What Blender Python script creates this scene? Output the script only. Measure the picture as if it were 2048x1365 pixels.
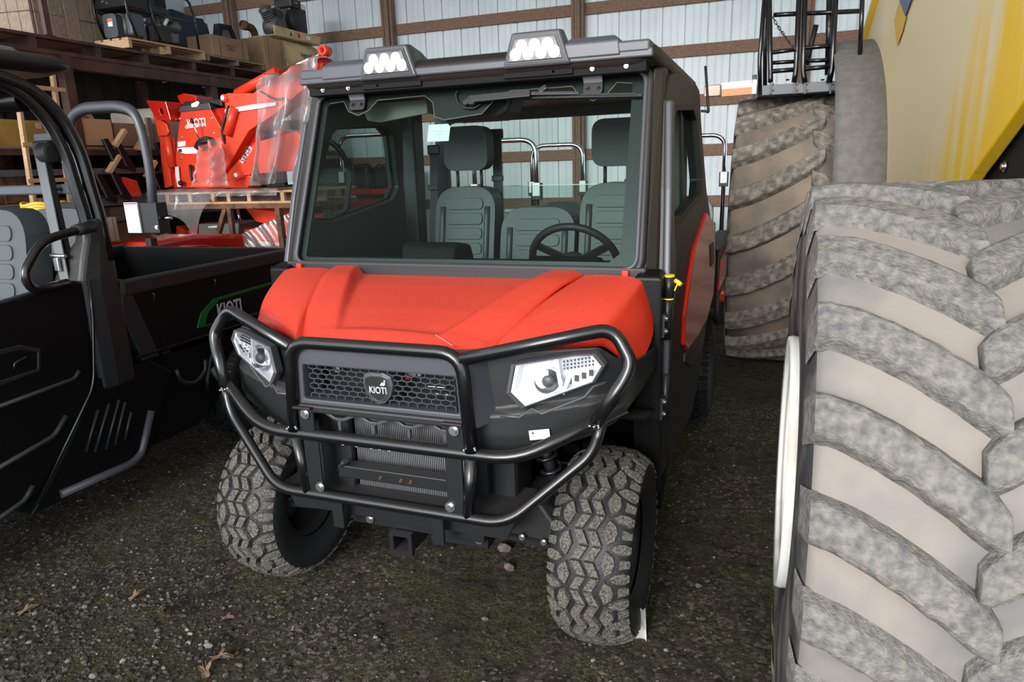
import bpy, bmesh, math, random
from math import sin, cos, pi, radians, sqrt, atan2
from mathutils import Vector, Matrix, Euler
from mathutils.geometry import tessellate_polygon
random.seed(7)
for o in list(bpy.data.objects): bpy.data.objects.remove(o, do_unlink=True)
scene = bpy.context.scene
COL = scene.collection

# ------------------------------------------------------------------ camera
FPX, PITCH, ROLL, YAW, CAMH = 1365.0, radians(14.526), radians(1.882), radians(20.538), 1.6
fw = Vector((-sin(YAW), cos(YAW), 0)); rt = Vector((cos(YAW), sin(YAW), 0)); up = Vector((0, 0, 1))
CF = fw*cos(PITCH) - up*sin(PITCH); cu = up*cos(PITCH) + fw*sin(PITCH)
CR = rt*cos(ROLL) - cu*sin(ROLL); CU = cu*cos(ROLL) + rt*sin(ROLL)
CAM = Vector((0, 0, CAMH))
cd = bpy.data.cameras.new('camera'); cam = bpy.data.objects.new('camera', cd); COL.objects.link(cam)
cd.sensor_width = 36.0; cd.lens = FPX*36.0/2048.0; cd.clip_start = 0.05; cd.clip_end = 200
cam.matrix_world = Matrix(((CR.x, CU.x, -CF.x, CAM.x), (CR.y, CU.y, -CF.y, CAM.y), (CR.z, CU.z, -CF.z, CAM.z), (0, 0, 0, 1)))
scene.camera = cam
def pt(px, py, X=None, Y=None, Z=None):
    """photo pixel -> world point on a plane the thing stands on or in"""
    d = CR*((px-1024)/FPX) - CU*((py-682.5)/FPX) + CF
    if X is not None: t = (X-CAM.x)/d.x
    elif Y is not None: t = (Y-CAM.y)/d.y
    else: t = (Z-CAM.z)/d.z
    return CAM + d*t

# ------------------------------------------------------------------ light
world = bpy.data.worlds.new('overcast'); scene.world = world; world.use_nodes = True
bg = world.node_tree.nodes['Background']
bg.inputs[0].default_value = (0.86, 0.93, 1.0, 1); bg.inputs[1].default_value = 1.6
sd = bpy.data.lights.new('overcast_sun', 'SUN'); sun = bpy.data.objects.new('overcast_sun', sd); COL.objects.link(sun)
sd.energy = 2.4; sd.angle = radians(27); sd.color = (1.0, 0.98, 0.95)
sun.location = (3, -6, 6)
sun.rotation_euler = Vector((0.11, 0.94, -0.31)).to_track_quat('-Z', 'Y').to_euler()
vs = scene.view_settings
vs.view_transform = 'Standard'; vs.look = 'None'; vs.gamma = 1.0; vs.use_curve_mapping = False
vs.exposure = 0.72

# ------------------------------------------------------------------ materials
M = {}
def mat(name, col, rough=0.5, metal=0.0, var=0.0, vscale=8.0, col2=None, bump=0.0, bscale=60.0, spec=0.5, coat=0.0,
        fac=(0.4, 0.62), detail=6.0, dust=None, emis=0.0, stretch=None):
    m = bpy.data.materials.new(name); m.use_nodes = True
    nt = m.node_tree; n = nt.nodes; L = nt.links; b = n['Principled BSDF']
    b.inputs['Base Color'].default_value = (*col, 1); b.inputs['Roughness'].default_value = rough
    b.inputs['Metallic'].default_value = metal; b.inputs['Specular IOR Level'].default_value = spec
    if coat: b.inputs['Coat Weight'].default_value = coat; b.inputs['Coat Roughness'].default_value = 0.12
    if emis: b.inputs['Emission Color'].default_value = (*col, 1); b.inputs['Emission Strength'].default_value = emis
    tc = n.new('ShaderNodeTexCoord'); src = tc.outputs['Object']
    if stretch:
        mp = n.new('ShaderNodeMapping'); mp.inputs['Scale'].default_value = stretch; L.new(src, mp.inputs[0]); src = mp.outputs[0]
    cur = None
    if col2 is None and var: col2 = tuple(max(0, c*(1-var)) for c in col)
    if col2 is not None:
        nz = n.new('ShaderNodeTexNoise'); nz.inputs['Scale'].default_value = vscale; nz.inputs['Detail'].default_value = detail
        L.new(src, nz.inputs['Vector'])
        r = n.new('ShaderNodeMapRange'); r.inputs[1].default_value = fac[0]; r.inputs[2].default_value = fac[1]
        L.new(nz.outputs[0], r.inputs[0])
        mx = n.new('ShaderNodeMix'); mx.data_type = 'RGBA'; L.new(r.outputs[0], mx.inputs[0])
        mx.inputs[6].default_value = (*col, 1); mx.inputs[7].default_value = (*col2, 1)
        cur = mx.outputs[2]
    if dust:  # (colour, amount, up-facing power): settled dust on upward faces, fine speckle
        ge = n.new('ShaderNodeNewGeometry'); sx = n.new('ShaderNodeSeparateXYZ'); L.new(ge.outputs['Normal'], sx.inputs[0])
        mr = n.new('ShaderNodeMapRange'); mr.inputs[1].default_value = 0.1; mr.inputs[2].default_value = 1.0
        mr.inputs[3].default_value = 0.0; mr.inputs[4].default_value = dust[1]; L.new(sx.outputs[2], mr.inputs[0])
        n2 = n.new('ShaderNodeTexNoise'); n2.inputs['Scale'].default_value = 140; n2.inputs['Detail'].default_value = 4; L.new(tc.outputs['Object'], n2.inputs['Vector'])
        m2 = n.new('ShaderNodeMath'); m2.operation = 'MULTIPLY'; L.new(mr.outputs[0], m2.inputs[0]); L.new(n2.outputs[0], m2.inputs[1])
        mx2 = n.new('ShaderNodeMix'); mx2.data_type = 'RGBA'; L.new(m2.outputs[0], mx2.inputs[0])
        if cur: L.new(cur, mx2.inputs[6])
        else: mx2.inputs[6].default_value = (*col, 1)
        mx2.inputs[7].default_value = (*dust[0], 1); cur = mx2.outputs[2]
        ad = n.new('ShaderNodeMath'); ad.operation = 'ADD'; ad.inputs[1].default_value = rough; ad.use_clamp = True
        L.new(m2.outputs[0], ad.inputs[0]); L.new(ad.outputs[0], b.inputs['Roughness'])
    if cur: L.new(cur, b.inputs['Base Color'])
    if bump:
        nb = n.new('ShaderNodeTexNoise'); nb.inputs['Scale'].default_value = bscale; nb.inputs['Detail'].default_value = 5
        L.new(src, nb.inputs['Vector'])
        bp = n.new('ShaderNodeBump'); bp.inputs['Strength'].default_value = min(1, bump); bp.inputs['Distance'].default_value = 0.01
        L.new(nb.outputs[0], bp.inputs['Height']); L.new(bp.outputs[0], b.inputs['Normal'])
    M[name] = m; return m
def glassmat(name, tint, gloss=0.06, rough=0.02, haze=0.0, hazecol=(0.6, 0.6, 0.55), speck=(0.3, 2.2), fres=0.04):
    m = bpy.data.materials.new(name); m.use_nodes = True; nt = m.node_tree; n = nt.nodes; L = nt.links
    for x in list(n): n.remove(x)
    out = n.new('ShaderNodeOutputMaterial'); tr = n.new('ShaderNodeBsdfTransparent'); tr.inputs[0].default_value = (*tint, 1)
    gl = n.new('ShaderNodeBsdfGlossy'); gl.inputs['Roughness'].default_value = rough; gl.inputs[0].default_value = (1, 1, 1, 1)
    fr = n.new('ShaderNodeFresnel'); fr.inputs[0].default_value = 1.45
    mu = n.new('ShaderNodeMath'); mu.operation = 'MULTIPLY_ADD'; mu.inputs[1].default_value = fres; mu.inputs[2].default_value = 0.0
    L.new(fr.outputs[0], mu.inputs[0])
    m1 = n.new('ShaderNodeMixShader'); L.new(mu.outputs[0], m1.inputs[0]); L.new(tr.outputs[0], m1.inputs[1]); L.new(gl.outputs[0], m1.inputs[2])
    last = m1
    if haze:
        df = n.new('ShaderNodeBsdfDiffuse'); df.inputs[0].default_value = (*hazecol, 1)
        tc = n.new('ShaderNodeTexCoord'); nz = n.new('ShaderNodeTexNoise'); nz.inputs['Scale'].default_value = 260; nz.inputs['Detail'].default_value = 3
        L.new(tc.outputs['Object'], nz.inputs['Vector'])
        mr = n.new('ShaderNodeMapRange'); mr.inputs[1].default_value = 0.66; mr.inputs[2].default_value = 0.80; mr.inputs[3].default_value = haze*speck[0]; mr.inputs[4].default_value = haze*speck[1]
        L.new(nz.outputs[0], mr.inputs[0])
        m2 = n.new('ShaderNodeMixShader'); L.new(mr.outputs[0], m2.inputs[0]); L.new(m1.outputs[0], m2.inputs[1]); L.new(df.outputs[0], m2.inputs[2]); last = m2
    L.new(last.outputs[0], out.inputs[0]); M[name] = m; return m
def wood(name, c1, c2, scale=(2, 2, 2), rough=0.75, bump=0.35):
    """grain runs along local X of the piece"""
    return mat(name, c1, rough, col2=c2, vscale=14, stretch=scale, detail=8, bump=bump, bscale=30, fac=(0.35, 0.65))

DUSTC = (0.30, 0.24, 0.19)
mat('red_paint', (0.62, 0.026, 0.010), 0.38, coat=0.15, dust=((0.46, 0.10, 0.055), 0.55))
mat('red_gloss', (0.55, 0.018, 0.010), 0.14, coat=0.6)
mat('red_back', (0.80, 0.055, 0.018), 0.34, var=0.12, vscale=3)
mat('black_plastic', (0.015, 0.015, 0.016), 0.40, bump=0.10, bscale=420, dust=((0.085, 0.07, 0.055), 0.5))
mat('flat_black', (0.006, 0.006, 0.006), 0.7, spec=0.2)
mat('hinge_grey', (0.16, 0.17, 0.20), 0.4)
mat('tire_black', (0.008, 0.008, 0.008), 0.7, spec=0.25)
mat('shade_dark', (0.035, 0.026, 0.020), 0.9, var=0.5, vscale=5)  # near-black brown standing in for the shade behind the rack shelves
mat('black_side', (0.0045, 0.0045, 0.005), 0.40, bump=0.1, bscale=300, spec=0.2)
mat('pillar_plastic', (0.014, 0.011, 0.008), 0.45, bump=0.1, bscale=400)
mat('black_tube', (0.004, 0.004, 0.005), 0.27, dust=((0.06, 0.05, 0.04), 0.4), coat=0.3)
mat('black_steel', (0.010, 0.010, 0.012), 0.38, dust=((0.08, 0.07, 0.06), 0.5))
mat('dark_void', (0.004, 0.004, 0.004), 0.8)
mat('grey_plastic', (0.062, 0.064, 0.074), 0.38, bump=0.06, bscale=300)
mat('rubber', (0.012, 0.012, 0.013), 0.55, bump=0.2, bscale=120)
mat('rubber_dusty', (0.026, 0.024, 0.022), 0.75, col2=(0.20, 0.175, 0.148), vscale=150, fac=(0.34, 0.70), bump=0.6, bscale=260, detail=8)
mat('vinyl', (0.050, 0.057, 0.060), 0.46, bump=0.1, bscale=500)
mat('zinc', (0.75, 0.76, 0.76), 0.28, metal=1.0)
mat('chrome', (0.82, 0.83, 0.85), 0.09, metal=1.0)
mat('alu', (0.50, 0.51, 0.53), 0.35, metal=0.9)
mat('radiator', (0.30, 0.31, 0.33), 0.45, metal=0.7)
mat('lamp_reflector', (0.96, 0.97, 1.0), 0.10, metal=1.0)
mat('lamp_white', (0.92, 0.93, 0.95), 0.12, coat=0.8)
mat('led_diode', (0.98, 0.98, 1.0), 0.2, emis=1.1)  # glow on unlit diodes stands in for their bright white reflections
mat('label_white', (0.82, 0.82, 0.82), 0.5)
mat('dirty_paper', (0.50, 0.49, 0.46), 0.8, var=0.3, vscale=40)
mat('print_dark', (0.02, 0.02, 0.025), 0.6)
mat('print_red', (0.6, 0.03, 0.02), 0.5)
mat('print_grey', (0.42, 0.43, 0.44), 0.45)
mat('yellow_tag', (0.80, 0.60, 0.02), 0.5)
mat('green_decal', (0.012, 0.09, 0.022), 0.3, coat=0.4)
mat('belt_web', (0.045, 0.047, 0.050), 0.7, bump=0.3, bscale=700)
mat('belt_grey', (0.17, 0.18, 0.185), 0.65, bump=0.3, bscale=700)
mat('grey_steel', (0.075, 0.085, 0.10), 0.42)
mat('wall_metal', (0.66, 0.73, 0.755), 0.4, var=0.12, vscale=1.3)
mat('roof_metal', (0.55, 0.57, 0.57), 0.5, var=0.2, vscale=1.5)
wood('barn_wood', (0.30, 0.175, 0.115), (0.15, 0.085, 0.058), (1.5, 14, 14))
wood('post_wood', (0.26, 0.16, 0.11), (0.13, 0.08, 0.055), (14, 14, 1.2))
wood('pallet_wood', (0.62, 0.42, 0.24), (0.42, 0.26, 0.13), (2, 14, 14))
wood('pallet_old', (0.34, 0.25, 0.17), (0.17, 0.12, 0.085), (2, 14, 14))
wood('board_grey', (0.36, 0.27, 0.20), (0.19, 0.135, 0.10), (12, 12, 1.3))
mat('rack_steel', (0.085, 0.036, 0.028), 0.6, var=0.5, vscale=6)
mat('rust_steel', (0.16, 0.075, 0.035), 0.75, col2=(0.06, 0.035, 0.025), vscale=16)
mat('cardboard', (0.36, 0.22, 0.125), 0.8, var=0.3, vscale=3)
mat('cardboard_dark', (0.20, 0.125, 0.075), 0.85, var=0.35, vscale=3)
mat('paper_wrap', (0.62, 0.54, 0.44), 0.75, var=0.25, vscale=4, bump=0.5, bscale=14)
mat('tan_paint', (0.60, 0.47, 0.24), 0.4, var=0.25, vscale=5)
mat('engine_black', (0.012, 0.012, 0.013), 0.4)
mat('engine_grey', (0.16, 0.155, 0.15), 0.5, metal=0.4, var=0.5, vscale=14)
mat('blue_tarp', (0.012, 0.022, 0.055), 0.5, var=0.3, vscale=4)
mat('dull_yellow', (0.42, 0.27, 0.05), 0.5, var=0.3, vscale=5)
mat('yellow_cable', (0.75, 0.50, 0.06), 0.5)
mat('dark_olive', (0.16, 0.15, 0.13), 0.6)
mat('gravel_dark', (0.040, 0.034, 0.028), 0.9, var=0.5, vscale=30)
mat('gravel_tan', (0.098, 0.084, 0.068), 0.9, var=0.5, vscale=30)
mat('orange_lens', (0.75, 0.11, 0.008), 0.25, coat=0.5)
mat('orange_tape', (0.85, 0.17, 0.03), 0.4)
mat('pink_tape', (0.80, 0.50, 0.48), 0.4)
mat('fender_grey', (0.125, 0.12, 0.115), 0.75, col2=(0.16, 0.15, 0.138), vscale=22, bump=0.15, bscale=150)
mat('mud_tire', (0.262, 0.230, 0.196), 0.85, col2=(0.165, 0.158, 0.152), vscale=4.5, fac=(0.44, 0.66), bump=0.2, bscale=30, detail=9)
mat('mud_lug', (0.092, 0.090, 0.089), 0.85, col2=(0.235, 0.215, 0.190), vscale=55, fac=(0.28, 0.66), bump=0.6, bscale=140, detail=12)
mat('mud_tire_far', (0.23, 0.18, 0.135), 0.9, col2=(0.10, 0.088, 0.075), vscale=3.0, fac=(0.4, 0.66), bump=0.4, bscale=40, detail=9)
mat('mud_lug_far', (0.10, 0.09, 0.08), 0.9, col2=(0.30, 0.26, 0.205), vscale=26, fac=(0.36, 0.72), bump=0.7, bscale=90, detail=9)
mat('side_rubber', (0.035, 0.035, 0.037), 0.6, col2=(0.22, 0.19, 0.16), vscale=6, fac=(0.42, 0.72), stretch=(1, 1, 1), bump=0.3, bscale=40)
mat('rim_white', (0.74, 0.73, 0.69), 0.5, col2=(0.45, 0.38, 0.27), vscale=5, fac=(0.5, 0.8))
mat('dry_leaf', (0.20, 0.125, 0.075), 0.7, var=0.5, vscale=30)
mat('stone', (0.17, 0.145, 0.12), 0.9, var=0.6, vscale=20, bump=0.5, bscale=40)
mat('stone_pale', (0.22, 0.20, 0.175), 0.85, var=0.4, vscale=20, bump=0.5, bscale=40)
glassmat('windshield_glass', (0.80, 0.87, 0.845), gloss=0.05, haze=0.010, hazecol=(0.42, 0.40, 0.33))
glassmat('door_glass', (0.80, 0.88, 0.86), gloss=0.05, haze=0.015)
glassmat('lamp_lens', (0.97, 0.97, 0.98), gloss=0.08, fres=0.6)
glassmat('plastic_wrap', (0.93, 0.93, 0.94), gloss=0.30, rough=0.09, haze=0.20, hazecol=(0.85, 0.82, 0.82), speck=(0.8, 1.6), fres=1.0)
# yellow machine paint: dusty grey film over most of the panel, streaked down
def yellow_mat():
    m = mat('machine_yellow', (0.80, 0.46, 0.02), 0.45)
    nt = m.node_tree; n = nt.nodes; L = nt.links; b = n['Principled BSDF']
    tc = n.new('ShaderNodeTexCoord'); mp = n.new('ShaderNodeMapping'); mp.inputs['Scale'].default_value = (1, 5.5, 0.45); L.new(tc.outputs['Object'], mp.inputs[0])
    nz = n.new('ShaderNodeTexNoise'); nz.inputs['Scale'].default_value = 1.6; nz.inputs['Detail'].default_value = 8; L.new(mp.outputs[0], nz.inputs['Vector'])
    sp = n.new('ShaderNodeSeparateXYZ'); L.new(tc.outputs['Object'], sp.inputs[0])
    yz = n.new('ShaderNodeMath'); yz.operation = 'MULTIPLY_ADD'; yz.inputs[1].default_value = 0.9; L.new(sp.outputs[2], yz.inputs[0]); L.new(sp.outputs[1], yz.inputs[2])
    mr = n.new('ShaderNodeMapRange'); mr.inputs[1].default_value = -1.75; mr.inputs[2].default_value = -0.55; mr.inputs[3].default_value = -0.30; mr.inputs[4].default_value = 0.30
    L.new(yz.outputs[0], mr.inputs[0])
    ad = n.new('ShaderNodeMath'); ad.operation = 'ADD'; L.new(nz.outputs[0], ad.inputs[0]); L.new(mr.outputs[0], ad.inputs[1])
    m2 = n.new('ShaderNodeMapRange'); m2.inputs[1].default_value = 0.36; m2.inputs[2].default_value = 0.66; L.new(ad.outputs[0], m2.inputs[0])
    mx = n.new('ShaderNodeMix'); mx.data_type = 'RGBA'; L.new(m2.outputs[0], mx.inputs[0])
    mx.inputs[6].default_value = (0.95, 0.58, 0.02, 1); mx.inputs[7].default_value = (0.86, 0.71, 0.42, 1); L.new(mx.outputs[2], b.inputs['Base Color'])
yellow_mat()
mat('yellow_lip', (0.80, 0.48, 0.04), 0.4)
mat('blue_mark', (0.12, 0.16, 0.30), 0.4)
def ground_mat():
    m = bpy.data.materials.new('barn_ground'); m.use_nodes = True; nt = m.node_tree; n = nt.nodes; L = nt.links; b = n['Principled BSDF']
    b.inputs['Roughness'].default_value = 0.9; b.inputs['Specular IOR Level'].default_value = 0.2
    tc = n.new('ShaderNodeTexCoord')
    def noise(s, d=8, r=0.6):
        z = n.new('ShaderNodeTexNoise'); z.inputs['Scale'].default_value = s; z.inputs['Detail'].default_value = d; z.inputs['Roughness'].default_value = r
        L.new(tc.outputs['Object'], z.inputs['Vector']); return z.outputs[0]
    def rng(x, a, c):
        r = n.new('ShaderNodeMapRange'); r.inputs[1].default_value = a; r.inputs[2].default_value = c; L.new(x, r.inputs[0]); return r.outputs[0]
    def mix(f, a, c):
        k = n.new('ShaderNodeMix'); k.data_type = 'RGBA'; L.new(f, k.inputs[0])
        for i, v in ((6, a), (7, c)):
            if isinstance(v, tuple): k.inputs[i].default_value = (*v, 1)
            else: L.new(v, k.inputs[i])
        return k.outputs[2]
    fine = noise(85, 4, 0.7); mid = noise(14, 8); big = noise(1.3, 5); moss = noise(3.1, 9, 0.65)
    dirt = mix(rng(mid, 0.35, 0.65), (0.011, 0.009, 0.007), (0.062, 0.048, 0.036))
    green = mix(rng(fine, 0.38, 0.62), (0.016, 0.0155, 0.007), (0.090, 0.084, 0.036))
    base = mix(rng(moss, 0.40, 0.58), dirt, green)
    vo = n.new('ShaderNodeTexVoronoi'); vo.inputs['Scale'].default_value = 75; L.new(tc.outputs['Object'], vo.inputs['Vector'])
    sx = n.new('ShaderNodeSeparateColor'); L.new(vo.outputs['Color'], sx.inputs[0])
    peb = mix(rng(sx.outputs[1], 0.0, 1.0), (0.025, 0.02, 0.017), (0.19, 0.16, 0.13))
    pf = n.new('ShaderNodeMath'); pf.operation = 'MULTIPLY'; L.new(rng(sx.outputs[0], 0.60, 0.72), pf.inputs[0]); L.new(rng(big, 0.62, 0.40), pf.inputs[1])
    fin = mix(pf.outputs[0], base, peb)
    L.new(fin, b.inputs['Base Color'])
    b1 = n.new('ShaderNodeBump'); b1.inputs['Strength'].default_value = 0.9; b1.inputs['Distance'].default_value = 0.012; L.new(fine, b1.inputs['Height'])
    b2 = n.new('ShaderNodeBump'); b2.inputs['Strength'].default_value = 0.7; b2.inputs['Distance'].default_value = 0.03; L.new(mid, b2.inputs['Height']); L.new(b1.outputs[0], b2.inputs['Normal'])
    L.new(b2.outputs[0], b.inputs['Normal']); M['barn_ground'] = m
ground_mat()

# ------------------------------------------------------------------ mesh helpers
def fillet(pts, r, k=6, closed=False):
    pts = [Vector(p) for p in pts]
    if r <= 0: return pts
    out = []; n = len(pts)
    for i, p in enumerate(pts):
        if not closed and (i == 0 or i == n-1): out.append(p); continue
        a = pts[i-1]-p; b = pts[(i+1) % n]-p
        rr = min(r, a.length*0.48, b.length*0.48); a = p+a.normalized()*rr; b = p+b.normalized()*rr
        for j in range(k+1):
            t = j/k; out.append(a*(1-t)**2 + p*(2*t*(1-t)) + b*t*t)
    return out
class MB:
    def __init__(s): s.v = []; s.f = []; s.s = []
    def add(s, vs, fs, smooth=False):
        o = len(s.v); s.v += [tuple(p) for p in vs]; s.f += [tuple(i+o for i in f) for f in fs]; s.s += [smooth]*len(fs); return s
    def box(s, c, size, rot=None):
        h = [x/2 for x in size]; R = Euler(rot).to_matrix() if rot else Matrix.Identity(3); c = Vector(c)
        vs = [c + R @ Vector((x*h[0], y*h[1], z*h[2])) for x in (-1, 1) for y in (-1, 1) for z in (-1, 1)]
        return s.add(vs, [(0, 1, 3, 2), (4, 6, 7, 5), (0, 4, 5, 1), (2, 3, 7, 6), (0, 2, 6, 4), (1, 5, 7, 3)])
    def b2(s, a, b):
        return s.box([(a[i]+b[i])/2 for i in range(3)], [abs(b[i]-a[i]) for i in range(3)])
    def bar(s, a, b, w, h, up=(0, 0, 1)):
        a, b = Vector(a), Vector(b); d = (b-a).normalized(); u = Vector(up); r = d.cross(u)
        if r.length < 1e-4: r = d.cross(Vector((0, 1, 0)))
        r.normalize(); u = r.cross(d).normalized()
        vs = [p + r*(x*w/2) + u*(y*h/2) for p in (a, b) for x, y in ((-1, -1), (1, -1), (1, 1), (-1, 1))]
        return s.add(vs, [(3, 2, 1, 0), (4, 5, 6, 7), (0, 1, 5, 4), (1, 2, 6, 5), (2, 3, 7, 6), (3, 0, 4, 7)])
    def prism(s, poly, ax, a, b, holes=(), xf=None):
        """poly: 2D loop in the plane across axis ax ('x': (y,z), 'y': (x,z), 'z': (x,y)); extruded from a to b"""
        mk = {'x': lambda p, t: Vector((t, p[0], p[1])), 'y': lambda p, t: Vector((p[0], t, p[1])), 'z': lambda p, t: Vector((p[0], p[1], t))}[ax]
        loops = [list(poly)] + [list(h) for h in holes]
        tri = tessellate_polygon([[Vector((p[0], p[1], 0)) for p in l] for l in loops])
        flat = [p for l in loops for p in l]; n = len(flat)
        vs = [mk(p, a) for p in flat] + [mk(p, b) for p in flat]
        fs = [tuple(t) for t in tri] + [tuple(n+i for i in reversed(t)) for t in tri]
        o = 0
        for l in loops:
            k = len(l)
            for i in range(k):
                j = (i+1) % k; fs.append((o+i, o+j, n+o+j, n+o+i))
            o += k
        if xf: vs = [xf(Vector(p)) for p in vs]
        return s.add(vs, fs)
    def tube(s, pts, r, n=10, fil=0, closed=False, k=6):
        pts = fillet(pts, fil, k, closed) if fil else [Vector(p) for p in pts]
        m = len(pts); rings = []; prev = None
        rr = r if isinstance(r, (list, tuple)) else [r]*m
        for i, p in enumerate(pts):
            if closed: d = pts[(i+1) % m]-pts[i-1]
            else: d = pts[min(i+1, m-1)]-pts[max(i-1, 0)]
            d.normalize()
            if prev is None:
                q = Vector((0, 0, 1)) if abs(d.z) < 0.9 else Vector((1, 0, 0)); prev = (q - d*q.dot(d)).normalized()
            else: prev = (prev - d*prev.dot(d)).normalized()
            w = d.cross(prev); R_ = rr[min(i, len(rr)-1)]
            rings.append([p + (prev*cos(2*pi*j/n) + w*sin(2*pi*j/n))*R_ for j in range(n)])
        return s.loft(rings, closed=closed)
    def loft(s, rings, closed=False, caps=True, smooth=True):
        n = len(rings[0]); m = len(rings); vs = [p for r in rings for p in r]; fs = []
        for i in range(m if closed else m-1):
            a = i*n; b = ((i+1) % m)*n
            for j in range(n):
                k = (j+1) % n; fs.append((a+j, a+k, b+k, b+j))
        s.add(vs, fs, smooth)
        if caps and not closed:
            s.add(rings[0], [tuple(reversed(range(n)))]); s.add(rings[-1], [tuple(range(n))])
        return s
    def lathe(s, prof, c=(0, 0, 0), ax='x', n=32, smooth=True, arc=None):
        """prof: (radius, height along ax); open profile, revolved"""
        c = Vector(c)
        def P(r, h, a):
            x, y = r*cos(a), r*sin(a)
            return c + Vector({'x': (h, x, y), 'y': (x, h, y), 'z': (x, y, h)}[ax])
        if arc:
            m = n; an = [arc[0] + (arc[1]-arc[0])*i/m for i in range(m+1)]
        else: an = [2*pi*i/n for i in range(n)]
        vs = [P(r, h, a) for r, h in prof for a in an]; w = len(an); fs = []
        for i in range(len(prof)-1):
            for j in range(w-1 if arc else w):
                k = (j+1) % w; fs.append((i*w+j, i*w+k, (i+1)*w+k, (i+1)*w+j))
        return s.add(vs, fs, smooth)
    def cyl(s, a, b, r, n=14):
        return s.tube([a, b], r, n)
    def ball(s, c, r, n=8, sc=(1, 1, 1)):
        c = Vector(c); vs = []; fs = []
        for i in range(n+1):
            t = pi*i/n
            for j in range(2*n):
                p = pi*j/n; vs.append(c + Vector((r*sc[0]*sin(t)*cos(p), r*sc[1]*sin(t)*sin(p), r*sc[2]*cos(t))))
        for i in range(n):
            for j in range(2*n):
                k = (j+1) % (2*n); fs.append((i*2*n+j, (i+1)*2*n+j, (i+1)*2*n+k, i*2*n+k))
        return s.add(vs, fs, True)
    def grid(s, fn, nu, nv, smooth=True):
        vs = [fn(i/nu, j/nv) for j in range(nv+1) for i in range(nu+1)]
        fs = [(j*(nu+1)+i, j*(nu+1)+i+1, (j+1)*(nu+1)+i+1, (j+1)*(nu+1)+i) for j in range(nv) for i in range(nu)]
        return s.add(vs, fs, smooth)
    def build(s, name, m, parent=None, bevel=0, solid=0, subsurf=0, seg=2, loc=None):
        me = bpy.data.meshes.new(name); me.from_pydata([tuple(p) for p in s.v], [], s.f)
        me.polygons.foreach_set('use_smooth', s.s); me.update()
        bm = bmesh.new(); bm.from_mesh(me); bmesh.ops.remove_doubles(bm, verts=bm.verts, dist=1e-5)
        bmesh.ops.recalc_face_normals(bm, faces=bm.faces); bm.to_mesh(me); bm.free()
        me.materials.append(M[m])
        o = bpy.data.objects.new(name, me); COL.objects.link(o)
        if parent: o.parent = parent
        if loc: o.location = loc
        if solid:
            q = o.modifiers.new('solid', 'SOLIDIFY'); q.thickness = solid; q.offset = -1
        if bevel:
            q = o.modifiers.new('bevel', 'BEVEL'); q.width = bevel; q.segments = seg; q.limit_method = 'ANGLE'; q.angle_limit = radians(40)
        if subsurf:
            q = o.modifiers.new('sub', 'SUBSURF'); q.levels = subsurf; q.render_levels = subsurf
        return o
def tag(o, label=None, cat=None, group=None, kind=None):
    if label: o['label'] = label
    if cat: o['category'] = cat
    if group: o['group'] = group
    if kind: o['kind'] = kind
    return o
def thing(name, label, cat, loc=(0, 0, 0), rz=0, group=None):
    o = bpy.data.objects.new(name, None); COL.objects.link(o); o.location = loc; o.rotation_euler = (0, 0, rz)
    o.empty_display_size = 0.1
    return tag(o, label, cat, group)
def kids(o): return [c for c in bpy.data.objects if c.parent == o]
def copy_tree(o, parent=None):
    c = o.copy(); COL.objects.link(c); c.parent = parent
    for ch in kids(o): copy_tree(ch, c)
    return c
def share(o, parent, loc=(0, 0, 0), rot=(0, 0, 0), name=None):
    c = o.copy(); COL.objects.link(c); c.parent = parent; c.location = loc; c.rotation_euler = rot
    if name: c.name = name
    return c
def text(name, body, size, m, parent, mw, ext=0.0006, sx=1.0, bold=0.0, spacing=1.0, shear=0.0):
    cu_ = bpy.data.curves.new(name, 'FONT'); cu_.body = body; cu_.size = size; cu_.extrude = ext; cu_.offset = bold
    cu_.align_x = 'CENTER'; cu_.align_y = 'CENTER'; cu_.space_character = spacing; cu_.shear = shear
    t = bpy.data.objects.new('tmp', cu_); COL.objects.link(t); bpy.context.view_layer.update()
    dg = bpy.context.evaluated_depsgraph_get(); me = bpy.data.meshes.new_from_object(t.evaluated_get(dg))
    bpy.data.objects.remove(t, do_unlink=True); me.materials.clear(); me.materials.append(M[m])
    o = bpy.data.objects.new(name, me); COL.objects.link(o); o.parent = parent
    o.matrix_local = mw @ Matrix.Diagonal((sx, 1, 1, 1)); return o
def frame_mat(origin, xdir, ydir):
    x = Vector(xdir).normalized(); y = Vector(ydir); y = (y - x*y.dot(x)).normalized(); z = x.cross(y)
    return Matrix(((x.x, y.x, z.x, origin[0]), (x.y, y.y, z.y, origin[1]), (x.z, y.z, z.z, origin[2]), (0, 0, 0, 1)))
def lerp(a, b, t): return a+(b-a)*t
def interp(xs, ys, x):
    if x <= xs[0]: return ys[0]
    for i in range(len(xs)-1):
        if x <= xs[i+1]: return lerp(ys[i], ys[i+1], (x-xs[i])/(xs[i+1]-xs[i]))
    return ys[-1]
def sstep(a, b, x):
    t = max(0, min(1, (x-a)/(b-a))) if a != b else float(x > a)
    return t*t*(3-2*t)
def rrect(x0, y0, x1, y1, r, k=5):
    return [(p.x, p.y) for p in fillet([(x0, y0, 0), (x1, y0, 0), (x1, y1, 0), (x0, y1, 0)], r, k, True)]
def bolt(parent, p, r=0.011, d=(0, -1, 0), m='zinc', name='bolt'):
    b = MB(); p = Vector(p); d = Vector(d).normalized()
    b.tube([p, p+d*0.004], r*1.35, 12); b.tube([p+d*0.004, p+d*0.012], r*0.85, 6)
    return b.build(name, m, parent)

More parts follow.
